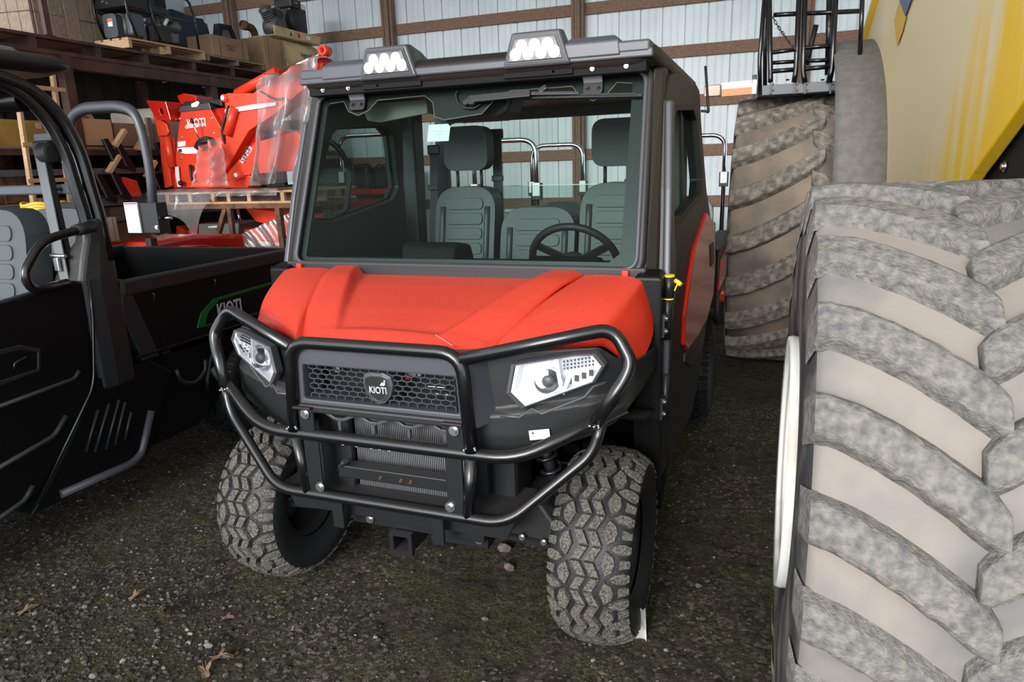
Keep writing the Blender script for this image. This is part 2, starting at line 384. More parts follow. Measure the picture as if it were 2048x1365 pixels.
# ------------------------------------------------------------------ the barn
from mathutils import noise as mnoise
def gz(x, y):
    return 0.010*mnoise.noise((x*1.7, y*1.7, 0.3)) + 0.006*mnoise.noise((x*7, y*7, 2.0)) + 0.004*mnoise.noise((x*23, y*23, 5.0)) - 0.004
def axis(a, b, fa, fb, fine, coarse):
    xs = []; x = a
    while x < b:
        xs.append(x); x += fine if fa <= x < fb else coarse
    xs.append(b); return xs
gx = axis(-9.0, 9.0, -3.4, 0.9, 0.022, 0.25); gy = axis(-14.0, 9.6, 0.7, 3.6, 0.022, 0.25)
g = MB(); nx = len(gx)
g.add([(x, y, gz(x, y)) for y in gy for x in gx], [(j*nx+i, j*nx+i+1, (j+1)*nx+i+1, (j+1)*nx+i) for j in range(len(gy)-1) for i in range(nx-1)], True)
floor = tag(g.build('floor', 'barn_ground'), 'dark packed gravel and moss floor of the barn', kind='structure')

WY = 9.5
wall = MB(); wall.b2((-9.0, WY+0.05, 0), (9.0, WY+0.16, 6.0))
wall_back = tag(wall.build('wall_back', 'wall_metal'), 'pale ribbed metal back wall with wooden girts and posts', kind='structure')
RIB = 0.2794
r0 = pt(1466, 0, Y=WY).x - 32*RIB
def panel_profile(n=4):
    p = []
    for k in range(n):
        x = k*RIB
        p += [(x-0.010, 0), (x-0.004, 0.022), (x+0.004, 0.022), (x+0.010, 0)]
        for q in (0.36, 0.66):
            m_ = x+RIB*q; p += [(m_-0.012, 0), (m_-0.006, -0.005), (m_+0.006, -0.005), (m_+0.012, 0)]
    p.append((n*RIB-0.011, 0)); return p
pp = MB(); prof = panel_profile(); k = len(prof)
pp.add([(x, y, z) for z in (0.02, 5.98) for x, y in prof], [(i, i+1, k+i+1, k+i) for i in range(k-1)])
p0 = pp.build('panel', 'wall_metal', wall_back, loc=(r0, WY, 0))
for i in range(1, 16): share(p0, wall_back, (r0+i*4*RIB, WY, 0))
posts = [pt(455, 20, Y=9.35).x, pt(775, 60, Y=9.35).x, pt(1155, 50, Y=9.35).x, pt(1610, 80, Y=9.35).x]
posts = [posts[0]] + posts[1:] + [posts[3]+2.76]
GZ = [0.98, 1.63, 2.245, 2.845, 3.46, 4.07, 4.68, 5.29]
edges = [-9.0] + posts + [9.0]
for z in GZ:
    for a, b in zip(edges[:-1], edges[1:]):
        if b-a < 0.2: continue
        q = MB(); q.b2((a+0.02, WY-0.042, z), (b-0.02, WY-0.004, z+0.142)); q.build('girt', 'barn_wood', wall_back, bevel=0.003)
for x in posts:
    for i, (dx, w, d, y0) in enumerate(((-0.056, 0.036, 0.14, 0), (-0.018, 0.034, 0.13, 0.008), (0.020, 0.038, 0.14, 0.0))):
        q = MB(); q.b2((x+dx-w/2, WY-0.19+y0, 0), (x+dx+w/2, WY-0.045, 6.0)); q.build('post_ply', 'post_wood', wall_back, bevel=0.003)
    q = MB(); q.b2((x+0.042, WY-0.15, 0), (x+0.078, WY-0.045, 6.0)); q.build('post_ply', 'post_wood', wall_back, bevel=0.003)
q = MB(); q.b2((-9.0, WY-0.05, 0.0), (9.0, WY-0.006, 0.30)); q.build('splash_board', 'barn_wood', wall_back, bevel=0.004)
wl = MB(); wl.b2((-9.1, 3.4, 0), (-9.0, 9.6, 6.0)); tag(wl.build('wall_left', 'wall_metal'), 'left metal side wall of the barn', kind='structure')  # unseen wall, cut short so sky light enters from the front left
ce = MB(); ce.b2((-9.1, -2.5, 6.0), (9.0, 9.7, 6.1)); tag(ce.build('ceiling', 'roof_metal'), 'metal roof deck of the barn', kind='structure')
wr = MB(); wr.b2((7.0, 0.0, 0), (7.1, 4.6, 6.0)); wr.b2((7.0, 4.6, 4.5), (7.1, 9.6, 6.0)); tag(wr.build('wall_right', 'wall_metal'), 'unseen right metal wall added to cut side light, open near the back', kind='structure')  # unseen wall added to block side light; its opening lights the back wall

# ------------------------------------------------------------------ tyres
def strip_block(mb, poly, R, W, pitch, a0, h, crown=0.030, base=0.0, taper=0.9, mirror=1):
    """raise one tread block; poly in (s across -1.15..1.15, t along the pitch)"""
    def P(s, t, hh):
        s *= mirror; ss = max(-1.0, min(1.0, s)); over = abs(s)-1.0 if abs(s) > 1 else 0
        r = R - crown*abs(ss)**2.6 - over*W*0.42 + hh*(1.0 - min(1, over*3)*0.6); a = a0 + t*pitch
        x = ss*W/2 + (hh*0.8 if over > 0 else 0)*(1 if s > 0 else -1) + (1 if s > 0 else -1)*over*W*0.05
        return Vector((x, -r*cos(a), r*sin(a)))
    cx = sum(p[0] for p in poly)/len(poly); cy = sum(p[1] for p in poly)/len(poly)
    lo = [P(s, t, -0.006) for s, t in poly]; hi = [P(lerp(cx, s, taper), lerp(cy, t, taper), h) for s, t in poly]
    n = len(poly)
    mb.add(lo+hi, [tuple(range(n, 2*n))] + [(i, (i+1) % n, n+(i+1) % n, n+i) for i in range(n)])
def utv_tire(R=0.33, W=0.23, N=44):
    car = MB()
    Rc = R-0.017
    prof = [(0.165, -W*0.40), (0.19, -W*0.47), (0.235, -W*0.53), (0.275, -W*0.545), (Rc-0.028, -W*0.51), (Rc-0.008, -W*0.40), (Rc, -W*0.2), (Rc, W*0.2), (Rc-0.008, W*0.40), (Rc-0.028, W*0.51), (0.275, W*0.545), (0.235, W*0.53), (0.19, W*0.47), (0.165, W*0.40)]
    car.lathe(prof, n=48)
    tr = MB(); pitch = 2*pi/N; R0 = R-0.015
    for k in range(N):
        a = k*pitch; sg = 1 if k % 2 == 0 else -1
        # two crown ribs of slanted blocks between zigzag grooves
        for s0, s1 in ((-0.305, -0.050), (0.050, 0.305)):
            strip_block(tr, [(s0-sg*0.10, 0.04), (s1-sg*0.10, 0.04), (s1+sg*0.10, 0.97), (s0+sg*0.10, 0.97)], R0, W, pitch, a, 0.015, taper=0.90)
        if k % 2 == 0:
            for mi, ph in ((1, 0.0), (-1, 1.0)):
                def blk(poly, h, tp=0.86): strip_block(tr, [(p, q_+ph) for p, q_ in poly], R0, W, pitch, a, h, mirror=mi, taper=tp)
                blk([(0.51, 1.10), (0.365, 2.0), (0.51, 2.90), (0.70, 2.58), (0.77, 2.0), (0.70, 1.42)], 0.015)
                blk([(0.57, 3.0), (0.74, 2.66), (0.98, 2.55), (1.14, 2.72), (1.14, 3.28), (0.98, 3.45), (0.74, 3.34)], 0.014)
                blk([(0.83, 1.62), (0.83, 2.38), (1.12, 2.30), (1.12, 1.70)], 0.013)
    return car, tr
_tire_cache = {}
def utv_wheel(parent, loc, W, side, plain=False):
    key = (W, plain)
    if key not in _tire_cache:
        car, tr = utv_tire(0.33, W)
        rim = MB()
        rim.lathe([(0.165, -W*0.38), (0.150, -W*0.36), (0.145, -W*0.2), (0.145, W*0.22), (0.150, W*0.36), (0.165, W*0.38)], n=32)
        rim.lathe([(0.146, W*0.16), (0.10, W*0.10), (0.075, W*0.17), (0.035, W*0.18), (0.0001, W*0.18)], n=24)
        r = rim.build('wheel_rim', 'black_steel', parent, solid=0.003); t = car.build('tire', 'rubber', r); t2 = tr.build('tread', 'tire_black' if plain else 'rubber_dusty', r)
        t2['label'] = 'zigzag tread blocks' if plain else 'zigzag tread blocks caked with grey dust'
        for a in range(4):
            bolt(r, (W*0.16, 0.055*cos(a*pi/2+.4), 0.055*sin(a*pi/2+.4)), 0.008, (1, 0, 0), 'zinc', 'lug_nut')
        _tire_cache[key] = r
    else:
        r = copy_tree(_tire_cache[key], parent)
    r.location = loc; r.rotation_euler = (random.random()*6, 0, 0 if side > 0 else pi)
    return r

# ------------------------------------------------------------------ red cab vehicle
CX, AY = -1.105, 2.08
utv = thing('utility_vehicle', 'orange-red utility vehicle with closed cab, black bull bar and knobby tires', 'utility vehicle', (CX, AY, 0))
O = Vector((CX, AY, 0))
def loc(px, py, u=None, v=None, z=None):
    return pt(px, py, X=None if u is None else u+CX, Y=None if v is None else v+AY, Z=z) - O
def mir(p, s): return Vector((p[0]*s, p[1], p[2]))

for s in (1, -1):
    utv_wheel(utv, (0.652*s, 0.0, 0.328), 0.235, s)
    utv_wheel(utv, (0.690*s, 2.15, 0.328), 0.275, s, True)

# hood: raised side ridges around a recessed centre
def seam(v): return interp([-0.345, -0.246, 0.138, 0.26], [0.33, 0.36, 0.498, 0.53], v)
def uin(v): return interp([-0.254, 0.12, 0.26], [0.181, 0.345, 0.39], v)
def hood_z(u, v):
    zc = interp([-0.352, -0.345, -0.335, -0.31, -0.27, -0.2, -0.1, 0.1, 0.26], [0.985, 1.02, 1.05, 1.08, 1.102, 1.122, 1.148, 1.186, 1.203], v)
    d = max(abs(u)-uin(v), -0.254-v)
    h = sstep(-0.010, 0.020, d)*lerp(0.010, 0.034, max(0, min(1, (v+0.25)/0.37)))
    e = seam(v)-abs(u)
    drop = 0.040*sstep(0.10, -0.26, v)*(abs(u)/seam(v))**2 + 0.014*(1-sstep(0, 0.035, e)) + 0.012*sstep(0.06, -0.12, e-0.06)*0
    return zc+h-drop
h = MB()
vst = [0.26-0.598*(i/48.0) for i in range(49)]
h.add([(lerp(-1, 1, j/72)*(seam(v)-0.0018), v + 0.055*(abs(lerp(-1, 1, j/72)))**2*sstep(-0.1, -0.34, v), hood_z(lerp(-1, 1, j/72)*(seam(v)-0.0018), v)) for v in vst for j in range(73)],
      [(i*73+j, i*73+j+1, (i+1)*73+j+1, (i+1)*73+j) for i in range(len(vst)-1) for j in range(72)], True)
h.build('hood', 'red_paint', utv, solid=0.012)
fr = [[(0.520, 0.215, 1.222), (0.63, 0.205, 1.224), (0.718, 0.192, 1.216), (0.738, 0.19, 1.195), (0.758, 0.19, 1.12), (0.772, 0.19, 1.055)],
      [(0.462, 0.04, 1.190), (0.59, 0.06, 1.194), (0.698, 0.085, 1.180), (0.720, 0.095, 1.158), (0.752, 0.10, 1.08), (0.774, 0.11, 1.020)],
      [(0.400, -0.14, 1.128), (0.54, -0.075, 1.140), (0.668, -0.02, 1.134), (0.694, -0.005, 1.112), (0.735, 0.015, 1.05), (0.762, 0.035, 0.985)],
      [(0.366, -0.236, 1.086), (0.50, -0.145, 1.095), (0.640, -0.075, 1.092), (0.668, -0.058, 1.075), (0.715, -0.03, 1.03), (0.742, -0.012, 0.972)],
      [(0.362, -0.255, 1.052), (0.50, -0.162, 1.060), (0.640, -0.092, 1.060), (0.664, -0.075, 1.05), (0.708, -0.045, 1.01), (0.735, -0.025, 0.966)],
      [(0.362, -0.245, 1.035), (0.50, -0.150, 1.045), (0.640, -0.080, 1.045), (0.660, -0.065, 1.04), (0.70, -0.035, 1.0), (0.728, -0.018, 0.96)]]
fr = [[(p[0]+(0.010 if j == 2 else -0.008 if j == 3 else 0), p[1], p[2]+(0.003 if j == 2 else 0.006 if j == 3 else 0)) for j, p in enumerate(r)] for r in fr]
for s in (1, -1):
    f = MB(); f7 = [[(r[0][0]-0.035, r[0][1]-0.01, r[0][2]-0.045), (r[0][0]-0.006, r[0][1], r[0][2]-0.010)] + r for r in fr]; f.add([mir(p, s) for r in f7 for p in r], [(i*8+j, i*8+j+1, (i+1)*8+j+1, (i+1)*8+j) for i in range(5) for j in range(7)], True)
    f.build('fender', 'red_paint', utv, subsurf=2)
    q = MB(); q.b2((0.665*s-0.012, 0.205, 1.205), (0.665*s+0.012, 0.235, 1.238)); q.build('hood_clip', 'red_paint', utv, bevel=0.004)
# scuffs on the paint
for a, b in (((868, 626), (902, 633)), ((930, 562), (941, 560)), ((1112, 628), (1136, 623))):
    pa, pb = loc(*a, z=1.17), loc(*b, z=1.17)
    q = MB()
    za, zb = [hood_z(p.x, p.y) if abs(p.x) < seam(p.y) else None for p in (pa, pb)]
    if za is None or zb is None: continue
    q.bar((pa.x, pa.y, za+0.0006), (pb.x, pb.y, zb+0.0006), 0.0018, 0.0008); q.build('scratch', 'pink_tape', utv)

# black front fascia beside the grille
def fas_v(u, z):
    v = interp([0.30, 0.42, 0.46, 0.65, 0.70, 0.74, 0.765, 0.785], [-0.270, -0.247, -0.235, -0.165, -0.130, -0.075, 0.02, 0.20], u)
    low = sstep(0.885+0.12*(u-0.42), 0.872+0.12*(u-0.42), z)
    v -= 0.026*low
    v += 0.10*max(0, 0.80-z)
    return v
def fas_bottom(u): return interp([0.30, 0.42, 0.55, 0.66, 0.72, 0.785], [0.735, 0.735, 0.765, 0.80, 0.835, 0.92], u)
def fas_top(u): return interp([0.30, 0.36, 0.50, 0.66, 0.74, 0.785], [1.055, 1.055, 1.062, 1.065, 1.0, 0.99], u)
for s in (1, -1):
    f = MB()
    us = [0.30+0.485*i/40 for i in range(41)]
    f.grid(lambda a, b: mir((us[int(round(a*40))], fas_v(us[int(round(a*40))], lerp(fas_bottom(us[int(round(a*40))]), fas_top(us[int(round(a*40))]), b)), lerp(fas_bottom(us[int(round(a*40))]), fas_top(us[int(round(a*40))]), b)), s), 40, 40)
    f.build('front_fascia', 'black_plastic', utv, solid=0.006)
    # raised facet lines under the lamp
    q = MB(); q.tube([mir((u, fas_v(u, z)-0.002, z), s) for u, z in ((0.385, 0.868), (0.44, 0.862), (0.475, 0.885), (0.505, 0.872), (0.62, 0.912), (0.645, 0.945), (0.68, 0.955))], 0.0055, 6)
    q.build('crease', 'grey_plastic', utv)
    # head lamp
    hp = [(0.440, 1.030), (0.600, 1.052), (0.652, 1.052), (0.676, 1.018), (0.650, 0.970), (0.556, 0.936), (0.462, 0.902), (0.424, 0.948)]
    def hv(u, z, o): return mir((u, interp([0.42, 0.68], [-0.262, -0.158], u)-o-0.022, z), s)
    cu0 = sum(p[0] for p in hp)/8; cz0 = sum(p[1] for p in hp)/8
    def ring(k, o): return [hv(lerp(cu0, u, k), lerp(cz0, z, k), o) for u, z in hp]
    hb = MB(); hb.loft([ring(1.10, -0.02), ring(1.09, 0.012), ring(1.0, 0.016), ring(0.99, 0.004), ring(0.97, -0.030)], caps=False, smooth=False)
    lampo = hb.build('headlight', 'grey_plastic', utv, bevel=0.002)
    r_ = MB(); r_.loft([ring(0.985, 0.010), ring(0.93, 0.006), ring(0.88, -0.026)], caps=False, smooth=False); rr_ = ring(0.88, -0.026); r_.add(rr_, [tuple(range(8))])
    r_.build('reflector', 'lamp_white', lampo)
    # projector bowl, diode rows
    pj = MB(); c0 = hv(0.525, 0.975, -0.012)
    pj.lathe([(0.046, -0.010), (0.040, 0.004), (0.026, 0.012), (0.0001, 0.012)], (c0.x, c0.y, c0.z), 'y', 20); pj.build('projector', 'lamp_reflector', lampo)
    pk = MB(); pk.ball(hv(0.525, 0.972, -0.004), 0.020, 6, (1, 0.5, 1)); pk.build('projector_lens', 'engine_grey', lampo)
    sp_ = MB(); sp_.bar(hv(0.565, 0.935, 0.002), hv(0.548, 1.045, 0.002), 0.010, 0.012); sp_.bar(hv(0.565, 0.935, 0.002), hv(0.585, 0.99, 0.002), 0.008, 0.012); sp_.build('divider', 'lamp_white', lampo)
    for i in range(4):
        dd = MB(); u_ = 0.585+i*0.020; z_ = 0.972+i*0.0075
        dd.box(hv(u_, z_, -0.010), (0.014, 0.016, 0.020)); dd.build('diode_cell', 'lamp_reflector', lampo)
    gl = MB()
    for i in range(9):
        for j in range(3): gl.box(hv(0.568+i*0.010, 1.008+j*0.011+i*0.0012, -0.016), (0.006, 0.010, 0.007))
    gl.build('facet_row', 'lamp_reflector', lampo)
    ln = MB(); rg = ring(0.985, 0.013); ln.add(rg, [tuple(range(8))]); ln.build('lens', 'lamp_lens', lampo)

# grille surround and honeycomb
GV = -0.330
gs = MB()
outer = [(-0.335, 0.84), (-0.31, 1.065), (0.31, 1.065), (0.335, 0.84)]; inner = [(-0.276, 0.882), (-0.270, 0.997), (0.270, 0.997), (0.276, 0.882)]
def gx_(p): return Vector((p.x*(1.12 if p.y > -0.28 and abs(p.x) > 0.29 else 1), p.y, p.z))
gs.prism(outer, 'y', GV-0.012, -0.235, [inner], gx_); gs.build('grille_surround', 'grey_plastic', utv, bevel=0.006)
gl = MB(); gl.b2((-0.29, GV-0.030, 0.842), (0.30, GV+0.02, 0.868)); gl.build('grille_lip', 'black_plastic', utv, bevel=0.006)
gm = MB(); PW, PH = 0.0325, 0.0166
for r in range(-4, 5):
    for c_ in range(-9, 10):
        x = c_*PW + (PW/2 if r % 2 else 0); z = 0.9395 + r*PH
        hx = PW/2; hz = PH*0.62; hs = PH*0.36
        q = [(x, z+hz), (x+hx, z+hs), (x+hx, z-hs), (x, z-hz)]
        for a, b in zip(q[:-1], q[1:]):
            if max(abs(a[0]), abs(b[0])) < 0.274 and 0.881 < min(a[1], b[1]) and max(a[1], b[1]) < 0.998:
                gm.bar((a[0], GV+0.012, a[1]), (b[0], GV+0.012, b[1]), 0.010, 0.0026, (0, 1, 0)) if False else gm.bar((a[0], GV+0.010, a[1]), (b[0], GV+0.010, b[1]), 0.0026, 0.008, (0, 1, 0))
gm.build('grille_mesh', 'grey_plastic', utv)
# shield emblem
def shield(k, cz=0.938): return [(k*x, cz+k*z) for x, z in ((-0.043, 0.036), (-0.020, 0.045), (0.020, 0.045), (0.043, 0.036), (0.048, 0.010), (0.038, -0.022), (0.018, -0.043), (-0.004, -0.048), (-0.026, -0.036), (-0.042, -0.012), (-0.048, 0.012))]
e1 = MB(); e1.prism(shield(1.12), 'y', GV-0.004, GV+0.012); em = e1.build('emblem', 'grey_plastic', utv, bevel=0.003)
e2 = MB(); e2.prism(shield(0.94), 'y', GV-0.010, GV-0.003, [shield(0.84)]); e2.build('emblem_ring', 'chrome', em)
e3 = MB(); e3.prism(shield(0.85), 'y', GV-0.007, GV-0.003); e3.build('emblem_face', 'engine_black', em)
text('emblem_lettering', 'KIOTI', 0.030, 'print_grey', em, frame_mat((0.002, GV-0.0078, 0.932), (1, 0, 0), (0, 0, 1)), sx=0.82, bold=0.0006)
q = MB(); q.prism([(0.010, 0.949), (0.018, 0.960), (0.026, 0.958), (0.024, 0.966), (0.031, 0.968), (0.029, 0.952), (0.024, 0.949)], 'y', GV-0.0085, GV-0.007); q.build('emblem_mark', 'print_grey', em)
# things seen behind the honeycomb
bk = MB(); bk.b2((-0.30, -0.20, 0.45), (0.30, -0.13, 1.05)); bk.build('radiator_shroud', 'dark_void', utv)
for (x, z, w, hh) in ((0.075, 0.958, 0.05, 0.012), (-0.11, 0.93, 0.03, 0.006), (-0.08, 0.905, 0.045, 0.004), (0.15, 0.922, 0.06, 0.005), (0.16, 0.90, 0.07, 0.004), (-0.215, 0.955, 0.02, 0.025), (0.01, 0.975, 0.05, 0.006)):
    q = MB(); q.box((x, -0.225, z), (w, 0.02, hh)); q.build('hose_clip', 'alu', utv, bevel=0.002)
q = MB(); q.box((0.05, -0.228, 0.945), (0.016, 0.02, 0.012)); q.build('warning_cap', 'print_red', utv, bevel=0.002)
# radiator core
rd = MB(); rd.b2((-0.165, -0.235, 0.50), (0.262, -0.21, 0.86)); core = rd.build('radiator', 'engine_black', utv)
fn = MB()
for i in range(62): x = -0.16+i*0.0068; fn.b2((x, -0.241, 0.505), (x+0.003, -0.234, 0.855))
tag(fn.build('radiator_fins', 'radiator', core), kind='stuff')
tk = MB(); tk.b2((-0.30, -0.26, 0.49), (-0.17, -0.20, 0.86)); tk.build('radiator_tank', 'engine_black', utv, bevel=0.015)
# lower grille with Y shaped struts
lg = MB(); zt, zm, zb = 0.836, 0.806, 0.765
for i in range(4):
    x = -0.235+i*0.128
    for a, b in (((x, zt-0.006), (x+0.046, zm)), ((x+0.046, zm), (x+0.074, zm)), ((x+0.074, zm), (x+0.118, zt-0.012)), ((x+0.06, zm), (x+0.06, zb)), ((x+0.118, zt-0.012), (x+0.128, zt))):
        lg.bar((a[0], -0.300, a[1]), (b[0], -0.300, b[1]), 0.011, 0.016, (0, 1, 0))
lg.bar((-0.25, -0.302, zt+0.004), (0.29, -0.302, zt+0.004), 0.016, 0.012, (0, 0, 1)); lg.build('lower_grille', 'grey_plastic', utv, bevel=0.002)

# bull bar
TR = 0.0205
BV = -0.352
bb = MB()
bb.tube([(-0.318, BV-0.004, 0.772), (-0.300, BV, 1.075), (0.300, BV, 1.075), (0.318, BV-0.004, 0.772)], TR, 14, fil=0.075)
bar = bb.build('bull_bar', 'black_tube', utv)
q = MB(); q.tube([(-0.752, -0.215, 0.905), (-0.46, BV+0.004, 0.760), (0.46, BV+0.004, 0.760), (0.752, -0.215, 0.905)], TR, 14, fil=0.09); q.build('main_tube', 'black_tube', bar)
q = MB(); q.tube([(-0.690, -0.245, 0.868), (-0.668, -0.262, 0.770), (-0.420, BV-0.002, 0.548), (0.420, BV-0.002, 0.548), (0.668, -0.262, 0.770), (0.690, -0.245, 0.868)], 0.0175, 14, fil=0.07); q.build('lower_tube', 'black_tube', bar)
for s in (1, -1):
    q = MB(); q.tube([mir(p, s) for p in ((0.292, BV, 1.055), (0.705, -0.165, 1.128), (0.762, -0.190, 1.035), (0.748, -0.205, 0.990), (0.672, -0.262, 0.862))], TR, 14, fil=0.085); q.build('side_tube', 'black_tube', bar)
    q = MB(); q.tube([mir(p, s) for p in ((0.316, BV, 0.750), (0.294, BV, 0.545))], 0.0185, 14); q.build('lower_upright', 'black_tube', bar)
    q = MB(); q.b2((s*0.285, BV-0.006, 0.56), (s*0.228, BV+0.002, 0.745)); q.b2((s*0.295, BV-0.004, 0.77), (s*0.238, BV+0.006, 0.862)); q.b2((s*0.30, BV-0.026, 0.856), (s*0.232, BV+0.02, 0.864)); q.build('bracket', 'black_steel', bar, bevel=0.002)
    bolt(bar, (s*0.266, BV-0.006, 0.836), 0.0125); bolt(bar, (s*0.238, BV-0.006, 0.580), 0.0125)
    q = MB(); q.b2((s*0.165, BV, 0.435), (s*0.205, BV+0.012, 0.54)); q.build('support_strap', 'black_steel', bar)
# worn weld beads and chipped paint on the bar
for (x, y, z) in ((0.318, BV-0.016, 0.785), (-0.318, BV-0.016, 0.785), (0.668, -0.275, 0.858), (-0.668, -0.275, 0.858)):
    q = MB()
    for i in range(7): q.ball((x+0.018*cos(i), y+0.004*sin(2*i), z+0.006*sin(i*1.3)), 0.0045, 4)
    q.build('weld_bead', 'alu', bar)
for x in (-0.135, -0.085, -0.03, 0.0, 0.035):
    q = MB(); q.ball((x, BV-0.002, 0.7415), 0.005, 5, (1.4, 0.5, 0.4)); q.build('paint_chip', 'label_white', bar)
# cross members, skid plate, hitch receiver
q = MB(); q.bar((-0.185, -0.300, 0.630), (0.252, -0.300, 0.630), 0.05, 0.042); q.build('cross_member', 'black_steel', utv, bevel=0.003)
q = MB(); q.tube([(-0.20, -0.30, 0.62), (-0.150, -0.33, 0.672)], 0.010, 8); q.build('winch_pin', 'black_steel', utv)
for i, x in enumerate((-0.02, 0.055, 0.09)): bolt(utv, (x, -0.326, 0.630), 0.004, (0, -1, 0), 'rust_steel', 'bolt')
q = MB(); q.prism([(-0.44, 0.545), (0.44, 0.545), (0.40, 0.46), (-0.40, 0.46)], 'y', -0.30, -0.10); q.build('front_frame', 'black_steel', utv, bevel=0.004)
q = MB(); q.b2((-0.20, -0.25, 0.40), (0.30, -0.06, 0.46)); q.b2((0.12, -0.22, 0.36), (0.30, -0.1, 0.41)); q.build('frame_rail', 'black_steel', utv, bevel=0.004)
q = MB(); q.prism(rrect(-0.037, 0.323, 0.037, 0.397, 0.008), 'y', -0.27, 0.0, [rrect(-0.027, 0.333, 0.027, 0.387, 0.004)]); q.prism(rrect(-0.043, 0.317, 0.043, 0.403, 0.008), 'y', -0.275, -0.258, [rrect(-0.028, 0.332, 0.028, 0.388, 0.004)]); q.build('hitch_receiver', 'black_steel', utv)
bolt(utv, (-0.125, -0.255, 0.425), 0.011); bolt(utv, (0.272, -0.23, 0.40), 0.012)
for s in (1, -1):
    q = MB(); q.prism([(s*0.26, 0.50), (s*0.47, 0.52), (s*0.52, 0.45), (s*0.52, 0.385), (s*0.26, 0.405)], 'y', -0.16, 0.06); q.build('arm_guard', 'black_plastic', utv, bevel=0.012)
    q = MB(); q.bar((s*0.27, -0.165, 0.398), (s*0.53, -0.165, 0.376), 0.02, 0.014); q.build('arm_rail', 'black_steel', utv)
    for i in range(3): bolt(utv, (s*(0.33+i*0.075), -0.176, 0.408-i*0.006), 0.008)
    q = MB(); q.tube([(s*0.28, 0.02, 0.36), (s*0.56, 0.0, 0.31)], 0.022, 10); q.tube([(s*0.28, -0.12, 0.52), (s*0.56, -0.01, 0.44)], 0.018, 10); q.build('suspension_arm', 'black_steel', utv)
    c = [(s*(lerp(0.50, 0.40, t/60)) + 0.036*cos(t*0.72), -0.06 + 0.036*sin(t*0.72), lerp(0.52, 0.84, t/60)) for t in range(61)]
    q = MB(); q.tube(c, 0.0075, 8); q.build('coil_spring', 'black_tube', utv)
    q = MB(); q.tube([(s*0.52, -0.06, 0.44), (s*0.40, -0.06, 0.86)], 0.020, 10); q.build('shock_absorber', 'black_steel', utv)
    bolt(utv, (s*0.515, -0.10, 0.50), 0.013)
    q = MB(); q.b2((s*0.30, -0.18, 0.47), (s*0.39, 0.0, 0.76)); q.build('frame_box', 'black_plastic', utv, bevel=0.02)
    # wheel well liner and mud flap behind the wheel
    q = MB(); q.lathe([(0.455, s*0.36), (0.455, s*0.775)], (0, 0.02, 0.33), 'x', 24, arc=(radians(2), radians(92))); q.build('wheel_well', 'black_side', utv, solid=0.004)
    q = MB(); q.b2((s*0.36, -0.12, 0.40), (s*0.38, 0.47, 0.80)); q.build('well_liner', 'black_side', utv)
    q = MB(); q.prism([(s*0.40, 0.80), (s*0.775, 0.80), (s*0.80, 0.45), (s*0.775, 0.24), (s*0.50, 0.22), (s*0.40, 0.36)], 'y', 0.44, 0.455); q.build('mud_flap', 'black_side', utv, bevel=0.004)
    if s > 0:
        q = MB()
        for i in range(90): q.ball((random.uniform(0.52, 0.79), 0.438, random.uniform(0.32, 0.78)), random.uniform(0.001, 0.0028), 3)
        tag(q.build('mud_specks', 'stone_pale', utv), kind='stuff')
# warning sticker on the fascia
q = MB(); sc = (0.50, fas_v(0.50, 0.80)-0.009, 0.808)
q.box(sc, (0.062, 0.002, 0.032), (0.10, -0.10, 0.28)); st = q.build('warning_sticker', 'label_white', utv)
st['label'] = 'small white warning sticker'
fm = frame_mat((sc[0]-0.018, sc[1]-0.008, sc[2]+0.001), (1, 0.30, 0.10), (0, 0.1, 1))
text('sticker_print', '\u25B2\n\u2022', 0.010, 'print_dark', st, fm)

# cab body, doors, glass ---------------------------------------------------------
q = MB(); q.b2((-0.69, 0.46, 0.30), (0.69, 1.72, 0.92)); q.build('cab_tub', 'black_side', utv, bevel=0.01)
q = MB(); q.prism([(0.27, 0.85), (0.27, 1.18), (0.34, 1.225), (0.50, 1.23), (0.60, 1.16), (0.60, 0.85)], 'x', -0.69, 0.69); q.build('dashboard', 'flat_black', utv, bevel=0.015)
q = MB(); q.prism([(0.40, 1.20), (0.42, 1.285), (0.46, 1.30), (0.58, 1.28), (0.62, 1.2)], 'x', -0.31, -0.06); q.build('dash_pod', 'flat_black', utv, bevel=0.03, seg=3)
q = MB(); q.prism([(0.38, 1.20), (0.41, 1.235), (0.46, 1.25), (0.54, 1.235), (0.56, 1.2)], 'x', 0.24, 0.52); q.build('instrument_pod', 'flat_black', utv, bevel=0.02, seg=3)
q = MB(); q.prism([(-0.735, 1.19), (-0.735, 1.245), (0.735, 1.245), (0.735, 1.19)], 'y', 0.222, 0.31); q.build('cowl', 'black_plastic', utv, bevel=0.008)

WB, WT = Vector((0, 0.242, 1.222)), Vector((0, 0.508, 1.912))
WU = (WT-WB); WL = WU.length; WU = WU.normalized(); WN = Vector((1, 0, 0)).cross(WU)   # WN points forward-up
if WN.y > 0: WN = -WN
def ws(a, b, off=0.0):
    return Vector((a*lerp(1.0, 0.972, b/WL), 0, 0)) + WB + WU*b + WN*off
def wsp(px, py, off=0.0):
    d = CR*((px-1024)/FPX) - CU*((py-682.5)/FPX) + CF; o_ = CAM-O
    t = (WB+WN*off-o_).dot(WN)/d.dot(WN); p = o_+d*t
    b = (p-WB).dot(WU); return (p.x/lerp(1.0, 0.972, b/WL), b)
fp = [ws(a, b) for a, b in rrect(-0.712, 0.0, 0.712, WL, 0.055, 6)]
q = MB(); q.tube(fp, 0.017, 10, closed=True); wsf = q.build('windshield_frame', 'black_plastic', utv)
q = MB(); q.tube([ws(a, b, 0.014) for a, b in rrect(-0.700, 0.012, 0.700, WL-0.012, 0.05, 6)], 0.0085, 8, closed=True); q.build('windshield_seal', 'grey_plastic', wsf)
